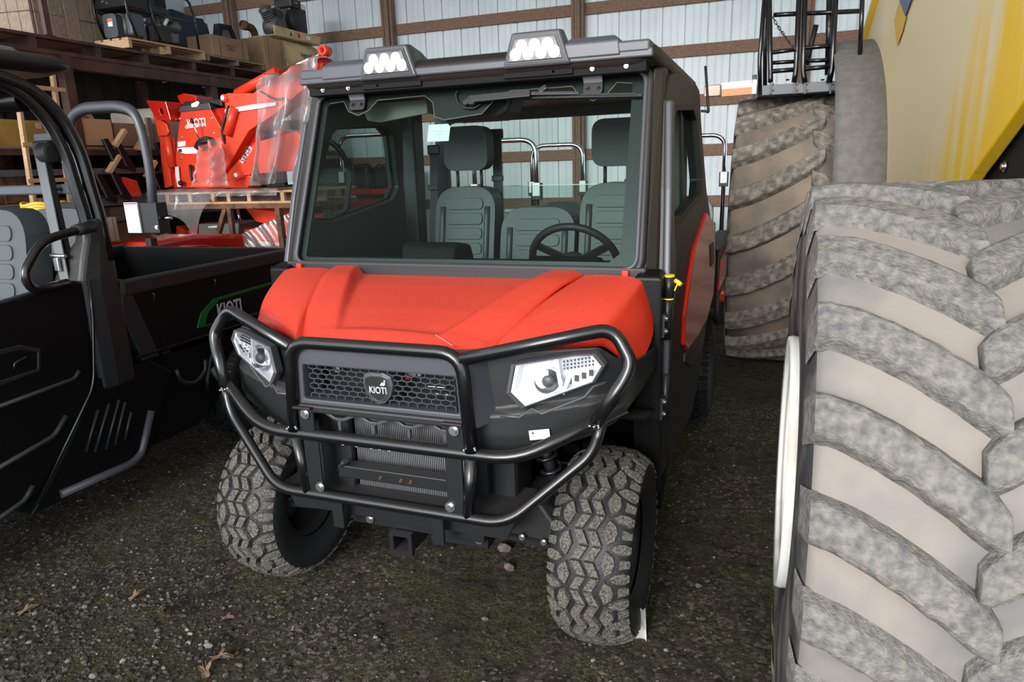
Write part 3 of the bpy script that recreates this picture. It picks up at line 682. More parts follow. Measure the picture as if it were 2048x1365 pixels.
def plane_prism(poly, o0, o1, holes=()):
    return dict(poly=poly, ax='z', a=o0, b=o1, holes=holes, xf=lambda p: ws(p.x, p.y, p.z))
q = MB(); q.prism(**plane_prism(rrect(-0.705, 0.005, 0.705, WL-0.005, 0.05), -0.003, 0.003)); gw = q.build('windshield', 'windshield_glass', utv)
gw['label'] = 'dusty windshield glass'
# printed black band round the glass
topb = [(-0.655, WL-0.045), (-0.585, WL-0.04), (-0.555, WL-0.085), (-0.505, WL-0.105), (-0.455, WL-0.085), (-0.42, WL-0.045), (-0.20, WL-0.04), (-0.16, WL-0.07), (-0.145, WL-0.13), (-0.10, WL-0.145), (0.06, WL-0.13), (0.11, WL-0.075), (0.17, WL-0.045), (0.42, WL-0.045), (0.455, WL-0.085), (0.505, WL-0.105), (0.555, WL-0.085), (0.59, WL-0.042), (0.648, WL-0.05)]
inn = [(-0.665, 0.045), (-0.655, 0.04), (0.60, 0.04), (0.635, 0.07), (0.640, 0.12)] + list(reversed(topb)) + [(-0.665, WL-0.06)]
q = MB(); q.prism(**plane_prism(rrect(-0.704, 0.006, 0.704, WL-0.006, 0.05), -0.0065, -0.004, [inn])); q.build('black_band', 'engine_black', gw)
q = MB(); q.tube([ws(a, b, -0.002) for a, b in topb], 0.0022, 5); q.build('band_edge', 'dark_olive', gw)
# wiper: pivot, arm, blade
a0, b0 = wsp(945, 203, 0.02)
q = MB(); q.tube([ws(a0, b0, 0.0), ws(a0, b0, 0.035)], 0.018, 14); q.tube([ws(a0-0.03, b0, 0.0), ws(a0-0.03, b0, 0.02)], 0.011, 10); wp = q.build('wiper_pivot', 'black_steel', utv)
a1, b1 = wsp(1062, 188, 0.03); a2, b2_ = wsp(1160, 187, 0.02); a3, b3 = wsp(1046, 196, 0.015); a4, b4 = wsp(1284, 191, 0.015); a5, b5 = wsp(1088, 178, 0.03)
q = MB(); q.bar(ws(a0-0.01, b0+0.004, 0.03), ws(a1, b1, 0.035), 0.028, 0.014, WN); q.bar(ws(a1, b1, 0.033), ws(a2, b2_, 0.024), 0.014, 0.010, WN); q.bar(ws(a5-0.02, b5-0.01, 0.03), ws(a5+0.01, b5+0.008, 0.03), 0.02, 0.014, WN); q.build('wiper_arm', 'black_steel', wp, bevel=0.003)
q = MB(); q.bar(ws(a3, b3, 0.012), ws(a4, b4, 0.012), 0.010, 0.014, WN); q.bar(ws(a3+0.03, b3+0.006, 0.02), ws(a4-0.02, b4+0.004, 0.02), 0.006, 0.006, WN); q.build('wiper_blade', 'rubber', wp)
hz = [wsp(917, 182, 0.008), wsp(911, 187, 0.008), wsp(915, 205, 0.008), wsp(928, 216, 0.008), wsp(948, 217, 0.008), wsp(962, 208, 0.008)]
q = MB(); q.tube([ws(a, b, 0.008) for a, b in hz], 0.0035, 7, fil=0.01); q.build('washer_hose', 'rubber', wp)
# paper sticker inside the glass
sa, sb = wsp(878, 267, -0.012)
q = MB(); q.prism(**plane_prism([(sa-0.048, sb-0.034), (sa+0.048, sb-0.034), (sa+0.048, sb+0.026), (sa+0.036, sb+0.036), (sa-0.048, sb+0.036)], -0.010, -0.0085)); sti = q.build('glass_sticker', 'label_white', gw)
sti['label'] = 'white paper sticker on the glass'
p_ = ws(sa, sb, -0.0080); text('sticker_print', '\u2014\u2014\u2014\u2014\n\u2014\u2014\u2014', 0.012, 'print_grey', gw, frame_mat(p_, (1, 0, 0), WU))
# top hinges
for s in (1, -1):
    h0 = [Vector((s*0.505-0.040, 0.418, 1.940)), Vector((s*0.505+0.040, 0.418, 1.940))]; h1_ = [ws(s*0.505+0.038, WL-0.012, 0.062), ws(s*0.505-0.038, WL-0.012, 0.062)]; h2_ = [ws(s*0.505+0.036, WL-0.05, 0.018), ws(s*0.505-0.036, WL-0.05, 0.018)]
    q = MB(); dn = Vector((0, 0.012, 0.004)); q.add(h0+h1_+[p+dn for p in h0+h1_], [(0, 1, 2, 3), (7, 6, 5, 4), (0, 4, 5, 1), (2, 6, 7, 3), (0, 3, 7, 4), (1, 5, 6, 2)]); q.add(h1_+h2_+[p+dn for p in h1_+h2_], [(0, 1, 3, 2), (4, 6, 7, 5), (0, 2, 6, 4), (1, 5, 7, 3), (2, 3, 7, 6)]); hg = q.build('windshield_hinge', 'hinge_grey', utv, bevel=0.004)
    q = MB(); q.prism(**plane_prism(rrect(s*0.505-0.036, WL-0.088, s*0.505+0.036, WL-0.036, 0.012), 0.004, 0.016)); q.build('hinge_plate', 'black_steel', hg)
    for d in (-0.020, 0.020):
        p_ = ws(s*0.505+d, WL-0.066, 0.016); bolt(hg, p_, 0.007, WN, 'black_steel')
# pillars and cab frame
for s in (1, -1):
    q = MB(); q.loft([[mir(p, s) for p in ((0.722, 0.23, 1.19), (0.768, 0.26, 1.19), (0.768, 0.33, 1.19), (0.715, 0.33, 1.19))], [mir(p, s) for p in ((0.702, 0.50, 1.915), (0.742, 0.52, 1.915), (0.742, 0.59, 1.915), (0.69, 0.59, 1.915))]], smooth=False); q.build('front_pillar', 'pillar_plastic', utv, bevel=0.008)
    q = MB(); q.loft([[mir(p, s) for p in ((0.66, 1.24, 0.9), (0.75, 1.24, 0.9), (0.75, 1.34, 0.9), (0.66, 1.34, 0.9))], [mir(p, s) for p in ((0.64, 1.22, 1.92), (0.71, 1.22, 1.92), (0.71, 1.34, 1.92), (0.64, 1.34, 1.92))]], smooth=False); q.build('rear_pillar', 'black_plastic', utv, bevel=0.01)
    # black cowl side below the pillar
    q = MB(); q.prism([(0.185, 1.225), (0.27, 1.24), (0.30, 0.40), (0.26, 0.40), (0.20, 0.72), (0.185, 0.98)], 'x', 0.70*s, 0.792*s); q.build('cowl_side', 'black_side', utv, bevel=0.014, seg=3)
# doors
DK = 0.774
def du(v, z): return DK + 0.048*v - 0.045*sstep(1.2, 1.88, z)
def dloc(px, py):
    """pixel on the slightly flaring door skin"""
    t = 0.5
    for _ in range(25): p = loc(px, py, u=du(t, 1.2 if _ == 0 else p.z)); t = 0.5*t+0.5*p.y
    return (p.y, p.z)
door_out = [(0.300, 0.44), (0.285, 0.80), (0.285, 1.20), (0.375, 1.50), (0.480, 1.80), (0.55, 1.885), (0.68, 1.91), (1.15, 1.915), (1.28, 1.89), (1.34, 1.75), (1.40, 1.45), (1.52, 1.30), (1.62, 1.16), (1.62, 0.92), (1.45, 0.72), (1.25, 0.52), (1.05, 0.42)]
win = [(0.42, 1.39), (0.50, 1.58), (0.60, 1.75), (0.66, 1.785), (1.10, 1.81), (1.18, 1.77), (1.25, 1.50), (1.19, 1.44), (0.62, 1.375)]
for s in (1, -1):
    xf = lambda p, s=s: Vector((s*(du(p.y, p.z)+p.x), p.y, p.z))
    q = MB(); q.prism(door_out, 'x', -0.055, 0.0, [win], xf); d = q.build('cab_door', 'pillar_plastic' if s > 0 else 'black_plastic', utv, bevel=0.008)
    q = MB(); q.prism(win, 'x', -0.030, -0.026, (), xf); q.build('door_glass', 'door_glass', d)
    cw = (sum(p[0] for p in win)/9, sum(p[1] for p in win)/9)
    q = MB(); q.prism([(lerp(cw[0], a, 1.06), lerp(cw[1], b, 1.06)) for a, b in win], 'x', -0.02, 0.004, [[(lerp(cw[0], a, 0.95), lerp(cw[1], b, 0.95)) for a, b in win]], xf); q.build('window_seal', 'rubber', d, bevel=0.003)
    # front edge trim strip
    q = MB(); q.prism([(0.290, 0.85), (0.282, 1.20), (0.370, 1.50), (0.475, 1.80), (0.525, 1.80), (0.42, 1.50), (0.375, 1.36), (0.41, 1.30), (0.41, 1.12), (0.345, 1.02), (0.335, 0.85)], 'x', -0.005, 0.020, (), xf); q.build('door_edge_trim', 'grey_plastic', d, bevel=0.008, seg=3)
    red = [dloc(*p) for p in ((1408, 426), (1423, 446), (1425, 520), (1421, 590), (1408, 640), (1390, 672), (1368, 702), (1362, 690), (1364, 630), (1373, 560), (1383, 500))]
    q = MB(); q.prism(red, 'x', -0.005, 0.016, (), xf); q.build('door_panel', 'red_gloss', d, bevel=0.008, seg=3)
    q = MB(); q.prism([dloc(*p) for p in ((1368, 706), (1390, 678), (1410, 645), (1404, 690), (1380, 735), (1366, 725))], 'x', -0.005, 0.008, (), xf); q.build('lower_trim', 'black_plastic', d, bevel=0.004)
    q = MB(); q.prism([dloc(*p) for p in ((1413, 490), (1420, 484), (1421, 525), (1414, 534))], 'x', 0.012, 0.02, (), xf); q.build('door_handle', 'black_plastic', d, bevel=0.003)
    for z0, z1 in ((1.02, 1.16), (0.72, 0.86)):
        q = MB(); q.tube([(s*0.802, 0.272, z0-0.03), (s*0.802, 0.272, z1)], 0.014, 10); q.bar((s*0.795, 0.21, z0+0.03), (s*0.795, 0.30, z0+0.03), 0.012, 0.08); hg = q.build('door_hinge', 'black_steel', d)
        for dz in (0.01, 0.055): bolt(hg, (s*0.801, 0.225, z0+dz), 0.008, (s, -0.5, 0))
q = MB(); q.prism([(0.31, 0.36), (0.31, 0.46), (1.55, 0.46), (1.6, 0.36)], 'x', -0.76, 0.76); q.build('rocker', 'black_side', utv, bevel=0.01)
# key with yellow tag in the hinge post
q = MB(); q.tube([(0.806, 0.262, 1.135), (0.806, 0.262, 1.215)], 0.017, 12); kp = q.build('hinge_post', 'black_steel', utv)
q = MB(); q.tube([(0.806, 0.262, 1.212), (0.806, 0.262, 1.219)], 0.019, 12); q.build('yellow_cap', 'yellow_tag', kp)
q = MB(); q.tube([(0.806, 0.262, 1.134), (0.806, 0.262, 1.139)], 0.018, 12); q.build('yellow_ring', 'yellow_tag', kp)
q = MB(); q.tube([(0.826, 0.262, 1.20), (0.838, 0.255, 1.195), (0.848, 0.25, 1.187)], 0.008, 8); q.bar((0.838, 0.254, 1.197), (0.826, 0.255, 1.166), 0.003, 0.004); q.build('yellow_tag', 'yellow_tag', kp)
# roof
def rring(ins, z, cr=0.0):
    return [Vector((a, b, z)) for a, b in rrect(-0.735+ins, 0.415+ins*0.6, 0.735-ins, 1.80-ins, 0.10, 6)]
q = MB(); q.loft([rring(0.05, 1.905), rring(0.01, 1.925), rring(0.0, 1.945), rring(0.006, 1.972), rring(0.03, 1.992), rring(0.09, 2.004), rring(0.25, 2.012)], smooth=True)
rf = q.build('roof', 'pillar_plastic', utv); 
q = MB(); q.b2((-0.715, 0.405, 1.938), (0.715, 0.425, 1.968)); q.build('visor_edge', 'grey_plastic', rf, bevel=0.006)  # grey colour stands in for sky reflected on the dark front face
q = MB(); q.b2((-0.69, 0.43, 1.895), (0.69, 0.50, 1.935)); q.build('light_rail', 'flat_black', rf, bevel=0.004)
for s in (1, -1):
    q = MB(); q.loft([[Vector((s*0.50+dx*w, y, z)) for dx in (-1, 1)] + [Vector((s*0.50+dx*w, y2, z)) for dx in (1, -1)] for w, y, y2, z in ((0.105, 0.40, 0.95, 1.95), (0.10, 0.402, 0.93, 2.0), (0.08, 0.43, 0.90, 2.02))], smooth=False); q.build('roof_rib', 'grey_plastic', rf, bevel=0.006)
    q = MB(); q.b2((s*0.64-0.065, 0.403, 1.955), (s*0.64+0.065, 0.8, 1.995)); q.build('roof_shoulder', 'grey_plastic', rf, bevel=0.008)
    for u in (0.36, 0.50, 0.62): bolt(rf, (s*u, 0.43, 1.916), 0.006, (0, -1, 0), 'alu')
    q = MB(); q.b2((s*0.30-0.13, 0.418, 1.905), (s*0.30+0.13, 0.43, 1.922)); q.build('light_bracket', 'flat_black', rf)
    # light pod
    c = 0.302*s
    def tz(w0, w1, z0, z1, y): return [Vector((c-w0, y, z0)), Vector((c+w0, y, z0)), Vector((c+w1, y, z1)), Vector((c-w1, y, z1))]
    q = MB(); q.loft([tz(0.128, 0.090, 1.935, 2.052, 0.395), tz(0.130, 0.092, 1.935, 2.058, 0.44), tz(0.120, 0.07, 1.94, 2.05, 0.56), tz(0.10, 0.05, 1.95, 2.01, 0.72)], smooth=False)
    pod = q.build('light_pod', 'grey_plastic', rf, bevel=0.010, seg=3)
    q = MB(); q.loft([tz(0.112, 0.080, 1.948, 2.040, 0.3935), tz(0.112, 0.080, 1.948, 2.040, 0.391)], smooth=False); q.build('pod_recess', 'engine_black', pod)
    q = MB(); q.loft([tz(0.102, 0.074, 1.955, 2.030, 0.391), tz(0.102, 0.074, 1.955, 2.030, 0.386)], smooth=False); q.build('pod_lens', 'engine_grey', pod, bevel=0.002)
    for i in range(7):
        q = MB(); q.ball((c-0.072+i*0.024, 0.385, 1.992+(0.013 if i % 2 else -0.014)), 0.0215, 6, (1, 0.45, 1)); q.build('diode', 'led_diode', pod)
q = MB(); q.tube([loc(1413, 224, v=1.45), loc(1417, 224, v=1.45), loc(1411, 132, v=1.45)], 0.0065, 8, fil=0.01); q.bar(loc(1402, 222, v=1.45), loc(1414, 223, v=1.45), 0.012, 0.012); an = q.build('antenna', 'rubber', utv)
# back wall of the cab with window
rw = rrect(-0.63, 1.30, 0.63, 1.835, 0.05)
q = MB(); q.prism([(-0.72, 0.9), (-0.70, 1.92), (0.70, 1.92), (0.72, 0.9)], 'y', 1.60, 1.63, [rw]); bw = q.build('cab_rear_wall', 'black_plastic', utv)
q = MB(); q.prism(rrect(-0.64, 1.29, 0.64, 1.48, 0.02), 'y', 1.612, 1.617); q.build('rear_glass', 'door_glass', bw)
q = MB(); q.bar((-0.63, 1.612, 1.482), (0.63, 1.612, 1.482), 0.006, 0.004); q.build('rear_glass_edge', 'alu', bw)
# headliner, console, visor, mirror
q = MB(); q.b2((-0.68, 0.54, 1.885), (0.68, 1.6, 1.905)); q.build('headliner', 'black_plastic', utv)
q = MB(); q.prism([(-0.17, 1.89), (0.16, 1.89), (0.13, 1.80), (0.08, 1.775), (-0.14, 1.775), (-0.17, 1.81)], 'y', 0.56, 0.72); q.build('overhead_console', 'black_plastic', utv, bevel=0.012)
q = MB(); q.prism([(-0.56, 1.87), (-0.24, 1.87), (-0.24, 1.815), (-0.47, 1.79), (-0.53, 1.80)], 'y', 0.60, 0.612); q.build('sun_visor', 'dark_olive', utv, bevel=0.004)
# seats
def seat(name, cu_, half, ztop, head=None):
    v0 = 1.17
    b = MB(); b.prism(rrect(cu_-half, 0.93, cu_+half, ztop, min(0.13, half*0.75), 7), 'y', v0, v0+0.12, (), lambda p: Vector((p.x, p.y+(p.z-1.2)*0.20, p.z)))
    st_ = b.build(name, 'vinyl', utv, bevel=0.028, seg=3)
    c_ = MB(); c_.prism(rrect(cu_-half, 0.74, cu_+half, 1.18, 0.08, 5), 'z', 0.90, 1.0); c_.build('seat_cushion', 'vinyl', st_, bevel=0.03, seg=3)
    for i in range(4):
        z = ztop-0.085-i*0.075
        if z < 1.0: break
        w = half*0.60
        r_ = MB(); r_.prism(rrect(cu_-w, z-0.028, cu_+w, z+0.028, 0.024, 4), 'y', v0-0.010, v0+0.02, (), lambda p: Vector((p.x, p.y+(p.z-1.2)*0.20, p.z))); r_.build('seat_pleat', 'vinyl', st_, bevel=0.009, seg=3)
    for s in (1, -1):
        r_ = MB(); r_.tube([(cu_+s*half*0.74, v0-0.002+(z-1.2)*0.2, z) for z in (1.0, 1.2, ztop-0.16, ztop-0.10)], 0.016, 8); r_.build('seat_bolster', 'vinyl', st_)
    if head:
        hh = MB(); hh.prism(rrect(cu_-head, 1.575, cu_+head, 1.795, 0.065, 7), 'y', v0+0.07, v0+0.165); hd = hh.build('headrest', 'vinyl', st_, bevel=0.03, seg=4)
        for s in (1, -1):
            r_ = MB(); r_.tube([(cu_+s*head*0.55, v0+0.115, 1.45), (cu_+s*head*0.55, v0+0.115, 1.60)], 0.009, 8); r_.build('headrest_post', 'black_steel', hd)
seat('driver_seat', 0.425, 0.175, 1.50, 0.125)
seat('passenger_seat', -0.362, 0.168, 1.495, 0.122)
seat('middle_seat', 0.035, 0.195, 1.39)
# seat belts
def belt(px0, py0, px1, py1, v, w, name='seat_belt'):
    a, b = loc(px0, py0, v=v), loc(px1, py1, v=v-0.03)
    q = MB(); q.bar(a, b, w, 0.004, (0, 1, 0)); o_ = q.build(name, 'belt_web', utv)
    q = MB(); q.box(a+Vector((0, -0.004, 0.0)), (w*1.5, 0.02, 0.05)); q.build('belt_anchor', 'black_plastic', o_, bevel=0.008)
    m_ = a.lerp(b, 0.36); q = MB(); q.box(m_+Vector((0, -0.006, 0)), (w*1.25, 0.016, 0.03)); q.build('belt_slider', 'black_plastic', o_, bevel=0.004)
belt(993, 268, 1001, 510, 1.42, 0.052); belt(868, 300, 868, 505, 1.30, 0.048); belt(1262, 285, 1256, 500, 1.30, 0.040)
# steering wheel
q = MB(); wc = Vector((0.385, 0.60, 1.205)); wn = Vector((0, 0.86, 0.51)).normalized(); wx = Vector((1, 0, 0)); wy = wn.cross(wx)
q.tube([wc + wx*(0.178*cos(t*pi/20)) + wy*(0.178*sin(t*pi/20)) for t in range(40)], 0.0155, 10, closed=True); sw = q.build('steering_wheel', 'rubber', utv)
q = MB(); q.tube([wc-wn*0.03, wc+wn*0.01], 0.05, 14)
for t in (0, 120, 240): q.bar(wc, wc + wx*(0.17*cos(radians(t+90))) + wy*(0.17*sin(radians(t+90))), 0.03, 0.012, wn)
q.tube([wc-wn*0.03, Vector((0.385, 0.48, 1.12))], 0.022, 10); q.build('steering_hub', 'black_plastic', sw)
q = MB(); q.tube([(-0.735, 0.60, 1.40), (-0.69, 0.62, 1.42), (-0.67, 0.66, 1.60), (-0.69, 0.60, 1.70), (-0.735, 0.56, 1.74)], 0.013, 8, fil=0.03); q.build('grab_handle', 'black_plastic', utv)
# cargo bed
for s in (1, -1):
    q = MB(); q.b2((s*0.82, 1.74, 0.80), (s*0.872, 2.60, 1.125)); q.build('bed_side', 'black_side', utv, bevel=0.006)
    q = MB(); q.b2((s*0.81, 1.72, 1.115), (s*0.882, 2.62, 1.14)); q.build('bed_rail', 'black_plastic', utv, bevel=0.006)
    q = MB(); q.prism([(1.86, 0.88), (1.95, 1.04), (2.54, 1.04), (2.54, 0.86)], 'x', s*0.872, s*0.880); q.build('bed_decal', 'red_gloss', utv, bevel=0.003)
    q = MB(); q.prism([(1.62, 0.5), (1.62, 0.86), (1.74, 0.9), (2.75, 0.82), (2.68, 0.72), (2.5, 0.84), (1.95, 0.84), (1.78, 0.66), (1.74, 0.5)], 'x', s*0.70, s*0.80); q.build('rear_arch', 'black_side', utv, bevel=0.008)
q = MB(); q.b2((-0.83, 1.74, 0.78), (0.83, 2.60, 0.82)); q.b2((-0.83, 1.74, 0.82), (0.83, 1.775, 1.12)); q.b2((-0.83, 2.57, 0.82), (0.83, 2.60, 1.12)); q.build('cargo_bed', 'black_side', utv, bevel=0.004)
q = MB(); q.b2((-0.45, 0.4, 0.28), (0.45, 2.6, 0.50)); q.tube([(-0.66, 2.15, 0.328), (0.66, 2.15, 0.328)], 0.03, 10); q.build('chassis', 'black_side', utv)

# ------------------------------------------------------------------ black open vehicle beside it
BO = Vector((-3.70, 0.60, 0))
bv = thing('utility_vehicle', 'black open utility vehicle with roll frame, grey seats and green side decal', 'utility vehicle', BO)
def bl(px, py, u=0.80): return pt(px, py, X=u+BO.x) - BO
def bvz(px, py, u=0.80): p = bl(px, py, u); return (p.y, p.z)
for s in (1, -1):
    utv_wheel(bv, (0.64*s, 0.0, 0.328), 0.235, s, True); utv_wheel(bv, (0.66*s, 2.66, 0.328), 0.275, s, True)
# roll frame: twin tubes sweeping forward to the roof
for s in (1, -1):
    for k, (du_, dv) in enumerate(((0.0, 0.0), (-0.012, -0.062))):
        P = [(s*(0.785+du_), 1.765+dv, 1.22), (s*(0.785+du_), 1.765+dv, 1.41), (s*(0.775+du_), 1.752+dv, 1.55), (s*(0.765+du_), 1.74+dv, 1.72), (s*(0.75+du_), 1.69+dv, 1.87), (s*(0.735+du_), 1.60+dv, 1.97), (s*(0.72+du_), 1.42+dv, 2.03), (s*(0.70+du_), 0.55, 2.03)]
        q = MB(); q.tube(P, 0.030 if k == 0 else 0.026, 12, fil=0.10); q.build('roll_tube', 'black_tube', bv)
    # lower post cover
    q = MB(); q.loft([[Vector((s*x, y, z)) for x, y in rr] for z, rr in (
        (0.62, ((0.60, 1.62), (0.80, 1.60), (0.82, 1.68), (0.80, 1.80), (0.60, 1.80))),
        (1.15, ((0.62, 1.60), (0.80, 1.60), (0.825, 1.68), (0.80, 1.80), (0.62, 1.80))),
        (1.24, ((0.66, 1.62), (0.80, 1.63), (0.82, 1.70), (0.80, 1.80), (0.66, 1.80))),
        (1.32, ((0.72, 1.66), (0.80, 1.66), (0.815, 1.72), (0.80, 1.80), (0.72, 1.80))),
        (1.42, ((0.74, 1.68), (0.80, 1.68), (0.815, 1.73), (0.80, 1.80), (0.74, 1.80))))], smooth=False)
    q.build('post_cover', 'black_plastic', bv, bevel=0.02, seg=3)
q = MB(); q.loft([[Vector((a, b, z)) for a, b in rrect(-0.74+i, 0.30+i, 0.74-i, 1.84-i, 0.12, 5)] for i, z in ((0.06, 2.05), (0.0, 2.075), (0.0, 2.10), (0.03, 2.125), (0.12, 2.14))]); rfo = q.build('roof', 'black_plastic', bv)
q = MB(); q.loft([[Vector((0.44+a, b, z)) for a, b in rrect(-0.16+i, 1.0, 0.16-i, 1.72-i, 0.05, 4)] for i, z in ((0.0, 2.13), (0.03, 2.165))]); q.build('roof_hatch', 'fender_grey', rfo)
a, b = bl(0, 384, -0.05), None
q = MB(); q.bar((-0.76, 1.70, 1.555), (0.77, 1.70, 1.555), 0.05, 0.045); q.build('cross_bar', 'grey_steel', bv, bevel=0.008)
q = MB(); q.tube([(-0.70, 1.58, 1.93), (0.70, 1.58, 1.93)], 0.045, 12); q.build('upper_bar', 'black_tube', bv)
for x in (0.655, 0.69): bolt(bv, (x, 1.674, 1.555), 0.007, (0, -1, 0), 'engine_black')
# seats
for cu_, nm in ((0.385, 'driver_seat'), (-0.08, 'middle_seat'), (-0.48, 'passenger_seat')):
    b_ = MB(); b_.prism(rrect(cu_-0.225, 0.90, cu_+0.225, 1.475, 0.15, 7), 'y', 1.50, 1.62, (), lambda p: Vector((p.x, p.y+(p.z-1.2)*0.15, p.z))); st_ = b_.build(nm, 'vinyl', bv, bevel=0.04, seg=4)
    for i in range(5):
        z = 1.37-i*0.085
        r_ = MB(); r_.prism(rrect(cu_-0.14, z-0.034, cu_+0.14, z+0.034, 0.03, 4), 'y', 1.494, 1.52, (), lambda p: Vector((p.x, p.y+(p.z-1.2)*0.15, p.z))); r_.build('seat_pleat', 'vinyl', st_, bevel=0.012, seg=3)
    r_ = MB(); r_.prism(rrect(cu_-0.24, 1.02, cu_+0.24, 1.52, 0.1, 5), 'z', 0.86, 0.99); r_.build('seat_cushion', 'vinyl', st_, bevel=0.04, seg=3)
# seat belt: retractor and strap beside the frame
q = MB(); q.box((0.67, 1.655, 1.73), (0.10, 0.06, 0.075)); q.tube([(0.66, 1.64, 1.715), (0.73, 1.64, 1.715)], 0.045, 12); rt_ = q.build('belt_retractor', 'rubber', bv, bevel=0.012)
q = MB(); q.b2((0.60, 1.66, 1.745), (0.71, 1.70, 1.80)); q.build('retractor_bracket', 'grey_steel', bv, bevel=0.003)
q = MB(); q.bar((0.655, 1.63, 1.70), (0.70, 1.60, 1.15), 0.055, 0.005, (0, 1, 0)); sb_ = q.build('seat_belt', 'belt_grey', bv)
q = MB(); q.tube([(0.655, 1.59, 1.265), (0.735, 1.60, 1.262)], 0.010, 8); q.box((0.69, 1.585, 1.225), (0.03, 0.012, 0.06)); q.build('belt_buckle', 'zinc', sb_, bevel=0.003)
q = MB(); q.bar((0.66, 1.645, 1.69), (0.71, 1.63, 1.0), 0.05, 0.02, (0, 1, 0)); q.build('belt_sleeve', 'rubber', bv)
# grab handle
hp = [bl(178, 455), bl(150, 462, 0.82), bl(82, 482, 0.83), bl(46, 548, 0.83), bl(64, 582, 0.83), bl(135, 566, 0.82)]
q = MB(); q.tube(hp, 0.019, 12, fil=0.07); q.build('grab_handle', 'black_tube', bv)
q = MB(); q.tube([bl(184, 453), bl(150, 462, 0.815)], 0.027, 12); q.build('handle_collar', 'rubber', bv)
# door and lower body
dv = [bvz(-130, 640), bvz(0, 607), bvz(150, 562), bvz(168, 566), bvz(180, 640), bvz(186, 750), bvz(188, 770), bvz(150, 855), bvz(105, 940), bvz(75, 995), bvz(-130, 1130)]
q = MB(); q.prism(dv, 'x', 0.73, 0.80); dr = q.build('door', 'black_side', bv, bevel=0.02, seg=3)
q = MB(); q.prism([bvz(-60, 760), bvz(-60, 715), bvz(40, 690), bvz(80, 698), bvz(80, 742), bvz(0, 772)], 'x', 0.795, 0.806, [[bvz(-50, 752), bvz(-50, 722), bvz(40, 700), bvz(74, 705), bvz(74, 738), bvz(0, 762)]]); q.build('handle_recess', 'black_plastic', dr, bevel=0.003)
q = MB(); q.tube([bl(28, 742, 0.812), bl(29, 728, 0.815), bl(52, 714, 0.815)], 0.006, 8); q.build('door_latch', 'black_tube', dr)
def strip(px, w, nm, m='black_plastic', u=0.802):
    q = MB(); P = [bl(x, y, u) for x, y in px]; q.tube(P, w, 8, fil=0.03); q.build(nm, m, dr)
strip(((-60, 835), (150, 758), (158, 742)), 0.010, 'door_crease'); strip(((-60, 970), (110, 872), (132, 832)), 0.012, 'door_crease'); strip(((-60, 1078), (50, 1002), (66, 972)), 0.012, 'door_crease')
q = MB(); q.tube([bl(x, y, 0.812) for x, y in ((178, 560), (186, 640), (188, 752), (184, 780), (75, 1010))], 0.007, 8, fil=0.04); q.build('body_edge', 'black_tube', bv)
body = [bvz(186, 762), bvz(300, 720), bvz(345, 742), bvz(330, 800), bvz(302, 905), bvz(270, 930), bvz(60, 1035), bvz(90, 985), bvz(150, 862)]
q = MB(); q.prism(body, 'x', 0.60, 0.80); sl = q.build('rear_side_panel', 'black_side', bv, bevel=0.012, seg=3)
q = MB(); q.tube([bl(x, y, 0.80) for x, y in ((302, 822), (283, 908), (262, 928), (120, 990))], 0.020, 8, fil=0.05); q.build('panel_edge', 'grey_plastic', sl)
for x0, y0, x1, y1 in ((196, 820, 172, 905), (218, 808, 190, 905), (238, 800, 212, 900), (250, 805, 230, 890), (262, 825, 250, 880)):
    q = MB(); q.tube([bl(x0, y0, 0.803), bl(x1, y1, 0.803)], 0.007, 6); q.build('vent_rib', 'black_plastic', sl)
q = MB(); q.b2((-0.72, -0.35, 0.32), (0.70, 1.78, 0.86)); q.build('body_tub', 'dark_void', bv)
q = MB(); q.prism([(-0.55, 0.55), (-0.5, 0.95), (0.1, 1.15), (0.15, 0.5)], 'x', -0.74, 0.74); q.build('front_body', 'black_plastic', bv, bevel=0.04)
# cargo bed
z0, z1 = 0.735, 1.115
for s in (1, -1):
    q = MB(); q.b2((s*0.765, 1.83, z0), (s*0.80, 3.18, z1-0.06)); bs = q.build('bed_side', 'black_side', bv, bevel=0.004)
    q = MB(); q.b2((s*0.755, 1.80, z1-0.075), (s*0.812, 3.20, z1)); q.build('bed_rail', 'black_plastic', bs, bevel=0.010)
    q = MB(); q.b2((s*0.79, 1.82, z0-0.012), (s*0.808, 3.18, z0)); q.build('bed_lip', 'black_tube', bs, bevel=0.003)
    for y in (1.96, 2.38, 2.86):
        q = MB(); q.tube([(s*0.806, y, 1.03), (s*0.822, y, 1.025), (s*0.818, y, 0.985), (s*0.806, y, 0.975)], 0.005, 6, fil=0.008); q.build('tie_hook', 'black_tube', bs)
q = MB(); q.prism([(1.80, 1.12), (1.83, 1.12), (1.95, 0.70), (1.85, 0.70), (1.775, 0.95)], 'x', 0.70, 0.805); q.build('bed_front_stake', 'black_plastic', bv, bevel=0.006)
q = MB(); q.b2((-0.76, 1.82, z0-0.03), (0.765, 3.18, z0+0.01)); q.b2((-0.76, 1.82, z0), (0.765, 1.85, z1-0.02)); q.b2((-0.80, 3.15, z0), (0.80, 3.19, z1-0.01)); q.build('cargo_bed', 'black_side', bv, bevel=0.004)
dec = [bvz(393, 657), bvz(400, 628), bvz(425, 598), bvz(540, 565), bvz(575, 562), bvz(575, 614)]
q = MB(); q.prism(dec, 'x', 0.80, 0.806); dc = q.build('side_decal', 'green_decal', bv, bevel=0.002)
ins = [(lerp(2.60, y, 0.90)+0.02, lerp(0.88, z, 0.84)-0.008) for y, z in dec]
q = MB(); q.prism(ins, 'x', 0.806, 0.808); q.build('decal_field', 'black_side', dc)
k0 = bl(452, 618, 0.8095)
text('decal_lettering', 'KIOTI', 0.125, 'print_grey', dc, frame_mat((k0.x, k0.y+0.03, k0.z-0.01), (0, 1, 0), (0, 0, 1)), sx=0.62, bold=0.002)
